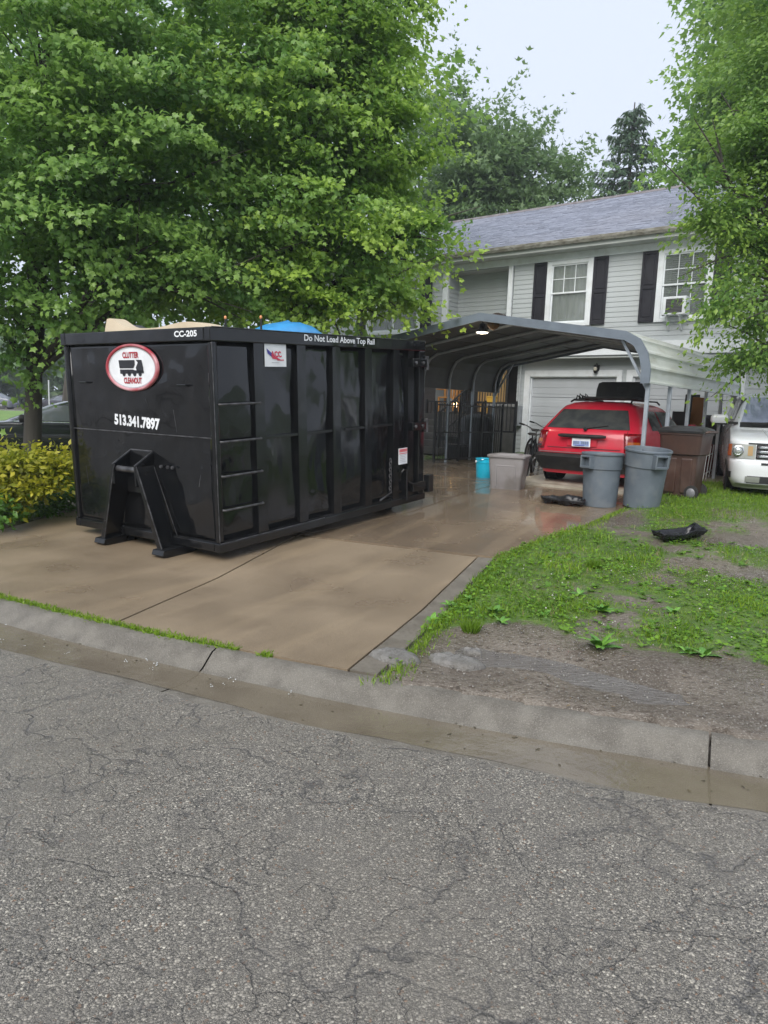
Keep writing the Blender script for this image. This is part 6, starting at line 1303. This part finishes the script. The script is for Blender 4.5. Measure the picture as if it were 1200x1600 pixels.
# broad-leaved weeds: each leaf its own piece
wl = MB()
def wleaf(u, v):
    s = v; wd = .5*math.sin(min(1, s*1.05)*math.pi)**.7*(1-.25*s)*.62+.02; x = (2*u-1)*wd; return (x, s, .42*s-.55*s*s - .15*abs(x) + .03*math.sin(s*14)*abs(x))
wl.grid(wleaf, 4, 7); WLM = [wl.mesh('weed_leaf', mat('weed_leaf'+str(k), c, .4, c2, vs=5, bump=.3, bs=25), 60) for k, (c, c2) in enumerate((((.075,.20,.03),(.11,.26,.035)), ((.11,.26,.03),(.16,.33,.045))))]
for m_ in [w.materials[0] for w in WLM]: m_.node_tree.nodes['Principled BSDF'].inputs['Subsurface Weight'].default_value = .15; m_.node_tree.nodes['Principled BSDF'].inputs['Subsurface Radius'].default_value = (.02,.04,.01)
weeds = [(937,1018,.15,12,'largest rosette of broad leaves at the edge of the mud'),(940,962,.12,11,'leafy rosette in the grass above the largest one'),(848,970,.085,6,'small flat rosette alone on the mud edge'),(772,965,.10,8,'broad weed clump left of the small tuft'),(782,980,.075,6,'low weed with pale leaves just below the left clump'),
         (735,945,.09,8,'broad weed at the left front of the lawn'),(675,978,.085,7,'weed beside the concrete border strip'),(1100,1032,.12,7,'flat spreading weed at the right edge of the mud'),(1075,1028,.08,6,'small weed left of the flat spreading one'),(905,935,.085,7,'weed cluster in the middle of the lawn'),(1050,965,.08,7,'weed near the right of the lawn'),(700,950,.07,7,'small weed between the strip and the left front weed')]
random.seed(5)
for px, py, s, n, lab in weeds:
    p = gnd(px, py, .15, .012); p.z = float(lawn_z(p.x, p.y)); t = thing('broadleaf_weed', lab, 'weed', tuple(p), random.uniform(0, 6.28), 'broad leaved weeds on the lawn')
    for k in range(n):
        sc = s*random.uniform(.7, 1.15); inst(WLM[(k + (s > .1)) % 2], 'leaf', t, (0, 0, .004), rot=(R(random.uniform(4, 52)), R(random.uniform(-18,18)), k*2*math.pi/n*1.0+random.uniform(-.35,.35)), scale=(sc*.72, sc, sc))
tufts = [(736,990,'dark upright tuft of grass on the mud'),(928,890,'dark grass tuft in the middle of the lawn')]
for px, py, lab in tufts:
    p = gnd(px, py, .15, .01); n = 260; a = rng.random(n)*6.28; r = .05*rng.random(n)**.5; x = p.x+r*np.cos(a); y = p.y+r*np.sin(a)
    o = leaf_mesh('grass_tuft', np.stack([x-p.x,y-p.y,np.zeros(n)],1), np.stack([np.cos(a)*r*9,np.sin(a)*r*9,np.ones(n)],1), unit(n), .06+.06*rng.random(n), .1+.3*rng.random(n), BL, M_grass); o.location = p; tag(o, lab, 'grass tuft')
# flat stones sunk in the mud
M_rock = mat('pale_stone', (.21,.20,.185), .5, (.13,.122,.11), vs=7, bump=1.0, bs=60, rough2=.35, c3=(.12,.11,.09), vs3=14, f3=.6)
for px, py, w, d, h, sd, lab in ((616,1031,.34,.22,.055,3,'flat pale stone sunk in the soil next to the kerb and drive corner'),(712,1038,.36,.20,.05,7,'flat grey stone half buried at the left of the puddle'),(738,1022,.14,.08,.035,11,'small tan stone above the grey buried one')):
    p = gnd(px, py, .12, .0); mb = MB(); rr = []
    for z, s in ((-.06,1),(h*.35,1),(h*.8,.88),(h,.62),(h*1.05,.2)): rr.append([((w/2)*s*math.cos(a)*(1+.25*fbm(math.cos(a),math.sin(a),1.3,sd)), (d/2)*s*math.sin(a)*(1+.25*fbm(math.cos(a),math.sin(a),1.5,sd+1)), z+.012*fbm(math.cos(a)*2,math.sin(a)*2+s,1.5,sd)) for a in np.linspace(0,2*math.pi,25)[:-1]])
    mb.loft(rr); o = mb.build('stone', M_rock, smooth=50, loc=tuple(p)); o.rotation_euler = (0,0,R(-25)); tag(o, lab, 'stone')
# shallow rain puddle running over the mud
M_pud = mat('rain_puddle', (.125,.112,.10), .05, (.16,.148,.135), vs=3, bump=.9, bs=20, spec=.6, stretch=(1,1.8,1))
M_pud.node_tree.nodes['Bump'].inputs['Distance'].default_value = .04
pd = MB(); cen = [(700,1010),(760,1000),(860,1028),(960,1058),(1060,1085),(1085,1105),(1000,1112),(880,1096),(780,1078),(715,1060)]
pts = []
for i in range(len(cen)):
    a, b = cen[i], cen[(i+1) % len(cen)]
    for k in range(6): f = k/6; q = gnd(a[0]+(b[0]-a[0])*f, a[1]+(b[1]-a[1])*f, .1, .0); j = .05*fbm(q.x, q.y, 5, 51); pts.append((q.x+j, q.y+.04*fbm(q.x, q.y, 6, 52)))
ccx, ccy = sum(p[0] for p in pts)/len(pts), sum(p[1] for p in pts)/len(pts); zp = .089
vs = [(ccx, ccy, zp)]; fs = []; nP = len(pts)
for s in (.5, 1): vs += [(ccx+(p[0]-ccx)*s, ccy+(p[1]-ccy)*s, zp) for p in pts]
for k in range(nP): fs += [(0,1+k,1+(k+1)%nP), (1+k,1+nP+k,1+nP+(k+1)%nP,1+(k+1)%nP)]
pd.add(vs, fs); tag(pd.build('puddle', M_pud), kind='structure')
# splash crowns where rain strikes the gutter water
M_spl = mat('splash_water', (.55,.57,.58), .1, spec=.8)
sp = MB(); random.seed(9)
for k in range(26):
    t = random.uniform(-1.2, 2.4); c = -.22-random.random()*.3; x, y = xy(t, c); s = random.uniform(.002, .0048)
    for q in range(random.randint(2, 5)): a = random.random()*6.28; d = random.random()*.018; sp.lathe([(0,-s),(s*.8,-s*.4),(s*.9,s*.3),(0,s*1.1)], 6, (x+d*math.cos(a), y+d*math.sin(a), .004+random.random()*.02))
tag(sp.build('rain_splashes', M_spl, smooth=60), kind='stuff')
# fallen leaves and grit
M_dl = leaf_mat('dead_leaf', (.10,.06,.03), (.24,.18,.10), .1, .6); n = 420; x, y = scatter(n*6, -1.2, 6, 3.6, 9); t, c = tc(x, y); ok = (c > .02) & ((~in_poly(x, y, _dr)) | (rng.random(len(x)) < .03)); x, y = x[ok][:n], y[ok][:n]; n = len(x)
tag(leaf_mesh('leaf_litter', np.stack([x,y,np.maximum(lawn_z(x,y), gz(x,y)+.02)+.008],1), unit(n)*np.array((1,1,.1)), np.array((0,0,1.))[None]+unit(n)*.3, .012+.022*rng.random(n), rng.random(n), OV, M_dl), kind='stuff')
x, y = scatter(14000, -1.0, 5, 3.5, 9); t, c = tc(x, y); ok = (c > .03) & ~in_poly(x, y, _dr); x, y = x[ok], y[ok]; n = len(x)
tag(leaf_mesh('grit', np.stack([x,y,lawn_z(x,y)+.001],1), unit(n), unit(n), .004+.012*rng.random(n)**3, rng.random(n), oc, leaf_mat('grit', (.13,.12,.11), (.34,.32,.29), .0, .5)), kind='stuff')

# sodden leaves, twigs and grit lying in the gutter
n = 130; t = rng.uniform(-1.6, 5.2, n); c = -.20-.36*rng.random(n)**1.3; x, y = xy(t, c)
tag(leaf_mesh('gutter_debris', np.stack([x,y,np.full(n,.004)],1), unit(n)*np.array((1,1,.05)), np.array((0,0,1.))[None]+unit(n)*.15, .008+.022*rng.random(n)**2, rng.random(n), OV, leaf_mat('sodden_leaf', (.035,.026,.016), (.12,.095,.05), .1, .35)), kind='stuff')

# ================================================================== rain haze: one closed box round everything
hm_ = bpy.data.materials.new('rain_haze'); hm_.use_nodes = True; hn = hm_.node_tree; hn.nodes.clear(); ho = hn.nodes.new('ShaderNodeOutputMaterial'); hv = hn.nodes.new('ShaderNodeVolumePrincipled')
hv.inputs['Color'].default_value = (.86,.92,.97,1); hv.inputs['Density'].default_value = .0013; hv.inputs['Anisotropy'].default_value = .2; hn.links.new(hv.outputs[0], ho.inputs['Volume'])
tag(MB().box(-183,183,-63,303,-1.6,19).build('haze', hm_), kind='stuff')
